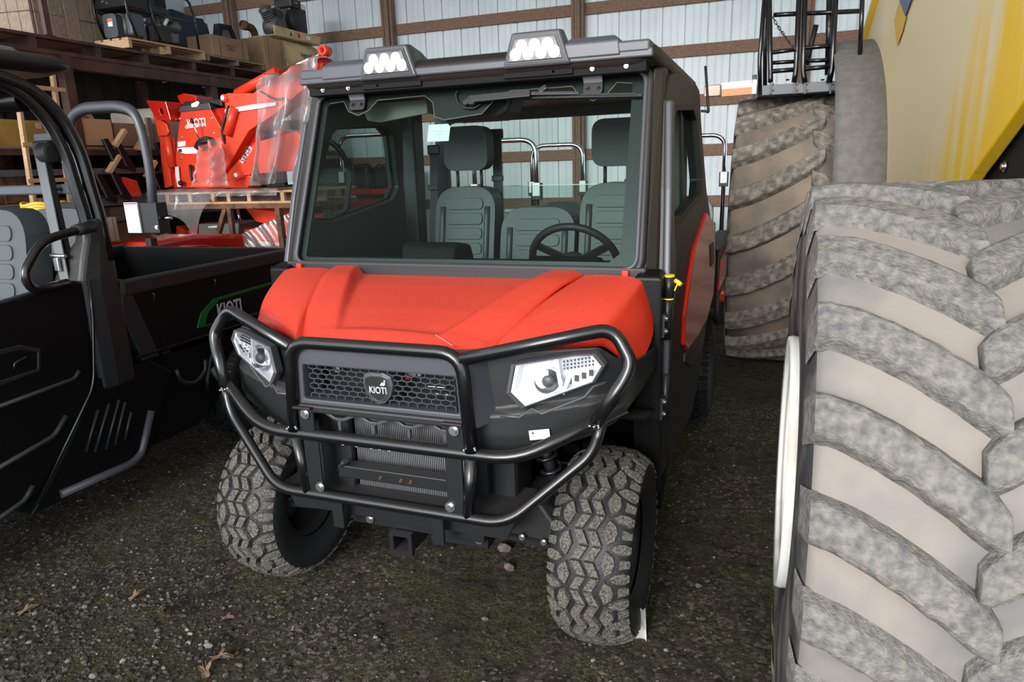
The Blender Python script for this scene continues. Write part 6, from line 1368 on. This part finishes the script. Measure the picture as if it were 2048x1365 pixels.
for i in range(42000):
    y_ = 0.95 + 3.4*rnd.random()**1.3; x_ = rnd.uniform(-3.4, 0.5)
    dn = 0.55 + 0.7*mnoise.noise((x_*1.1+4, y_*1.1, 1.0)) + 0.35*sstep(-1.3, -2.2, x_) - 0.30*sstep(-1.7, -1.0, x_)
    if rnd.random() > dn*0.9: continue
    r = min(0.0115, 0.0024/(0.16+rnd.random()))*(0.8+0.35*sstep(2.2, 1.2, y_))
    rock(pebs[rnd.choice((0, 0, 0, 0, 0, 0, 1, 2, 2, 2, 2, 2))], (x_, y_, gz(x_, y_)+r*0.10), r, (1, rnd.uniform(0.7, 1.2), 0.6))
gm_ = MB()
for pb in pebs: gm_.add(pb.v, pb.f)
gv = tag(gm_.build('gravel', 'gravel_tan'), 'scattered small gravel and chips on the barn floor', 'gravel', kind='stuff')
gv.data.materials.append(M['stone_pale']); gv.data.materials.append(M['gravel_dark'])
n0, n1 = len(pebs[0].f), len(pebs[0].f)+len(pebs[1].f)
if len(gv.data.polygons) == len(gm_.f):
    gv.data.polygons.foreach_set('material_index', [0 if i < n0 else 1 if i < n1 else 2 for i in range(len(gm_.f))])
for k, (px, py, r, m_, lb) in enumerate(((1010, 1098, 0.030, 'stone', 'brown stone lying under the front frame of the red vehicle'), (1018, 1135, 0.026, 'stone', 'smaller brown stone in front of the suspension guard'), (970, 1240, 0.014, 'stone', 'small stone on the moss between the front tires'), (418, 1293, 0.017, 'stone_pale', 'pale flat stone on the dark gravel'), (413, 1284, 0.010, 'stone_pale', 'tiny pale stone touching the flat one'), (185, 1353, 0.015, 'stone_pale', 'rounded pale stone at the gravel patch'), (170, 1212, 0.012, 'stone_pale', 'thin pale stone by the black vehicle'), (1398, 1170, 0.014, 'stone', 'brown stone beside the muddy harvester tire'))):
    p = pt(px, py, Z=0.0); q = MB(); rock(q, (0, 0, r*0.35), r, (1.3, 1, 0.65)); o_ = q.build('stone', m_, loc=(p.x, p.y, gz(p.x, p.y)-0.002), bevel=r*0.12); tag(o_, lb, 'stone')
def leaf(px, py, rz, s, lb):
    p = pt(px, py, Z=0.0); q = MB(); out = []
    for k in range(40):
        a = 2*pi*k/40; r = s*(0.62+0.38*cos(5*a)*abs(cos(a/2)))*(1.25 if abs(a) < 0.3 else 1); out.append((r*cos(a)*1.3, r*sin(a)*0.8))
    c_ = len(out); q.add([(x, y_, 0.010+0.012*sin(x*60)+0.010*abs(y_)/s) for x, y_ in out] + [(0, 0, 0.006)], [(i, (i+1) % c_, c_) for i in range(c_)])
    lf_ = thing('dry_leaf', lb, 'leaf', (p.x, p.y, gz(p.x, p.y)+0.004), rz); o_ = q.build('blade', 'dry_leaf', lf_, solid=0.0012)
    q = MB(); q.tube([(-s*0.9, 0, 0.010), (0, 0, 0.010), (s*1.7, s*0.2, 0.014)], 0.0016, 5); q.build('leaf_stem', 'dry_leaf', lf_)
leaf(437, 1322, 0.3, 0.034, 'curled brown oak leaf on the moss'); leaf(412, 1350, 2.4, 0.030, 'flat brown oak leaf below the curled one'); leaf(270, 1197, 1.2, 0.026, 'greyish dry leaf on the gravel patch'); leaf(322, 1230, -0.6, 0.030, 'crumpled dark leaf on the gravel'); leaf(452, 1240, 0.1, 0.022, 'pale grey leaf scrap near the passenger front tire'); leaf(50, 1225, 0.9, 0.028, 'brown leaf beside the black vehicle')
p = pt(1278, 1284, Z=0.0)
q = MB(); q.grid(lambda a, b: Vector((lerp(-0.026, 0.026, a)*(1-0.62*b)+0.012*b, 0.02*sin(a*3)*(1-b)+0.035*b, 0.105*b+0.004*sin(a*9))), 8, 10); tg = thing('paper_tag', 'crumpled white paper tag standing against the driver front tire', 'paper tag', (p.x, p.y, gz(p.x, p.y)), radians(12)); o_ = q.build('tag_sheet', 'dirty_paper', tg, solid=0.0008)
text('tag_print', 'TIRE', 0.012, 'print_grey', tg, frame_mat((0.008, 0.018, 0.06), (0.1, 0, 1), (-1, 0.2, 0)))
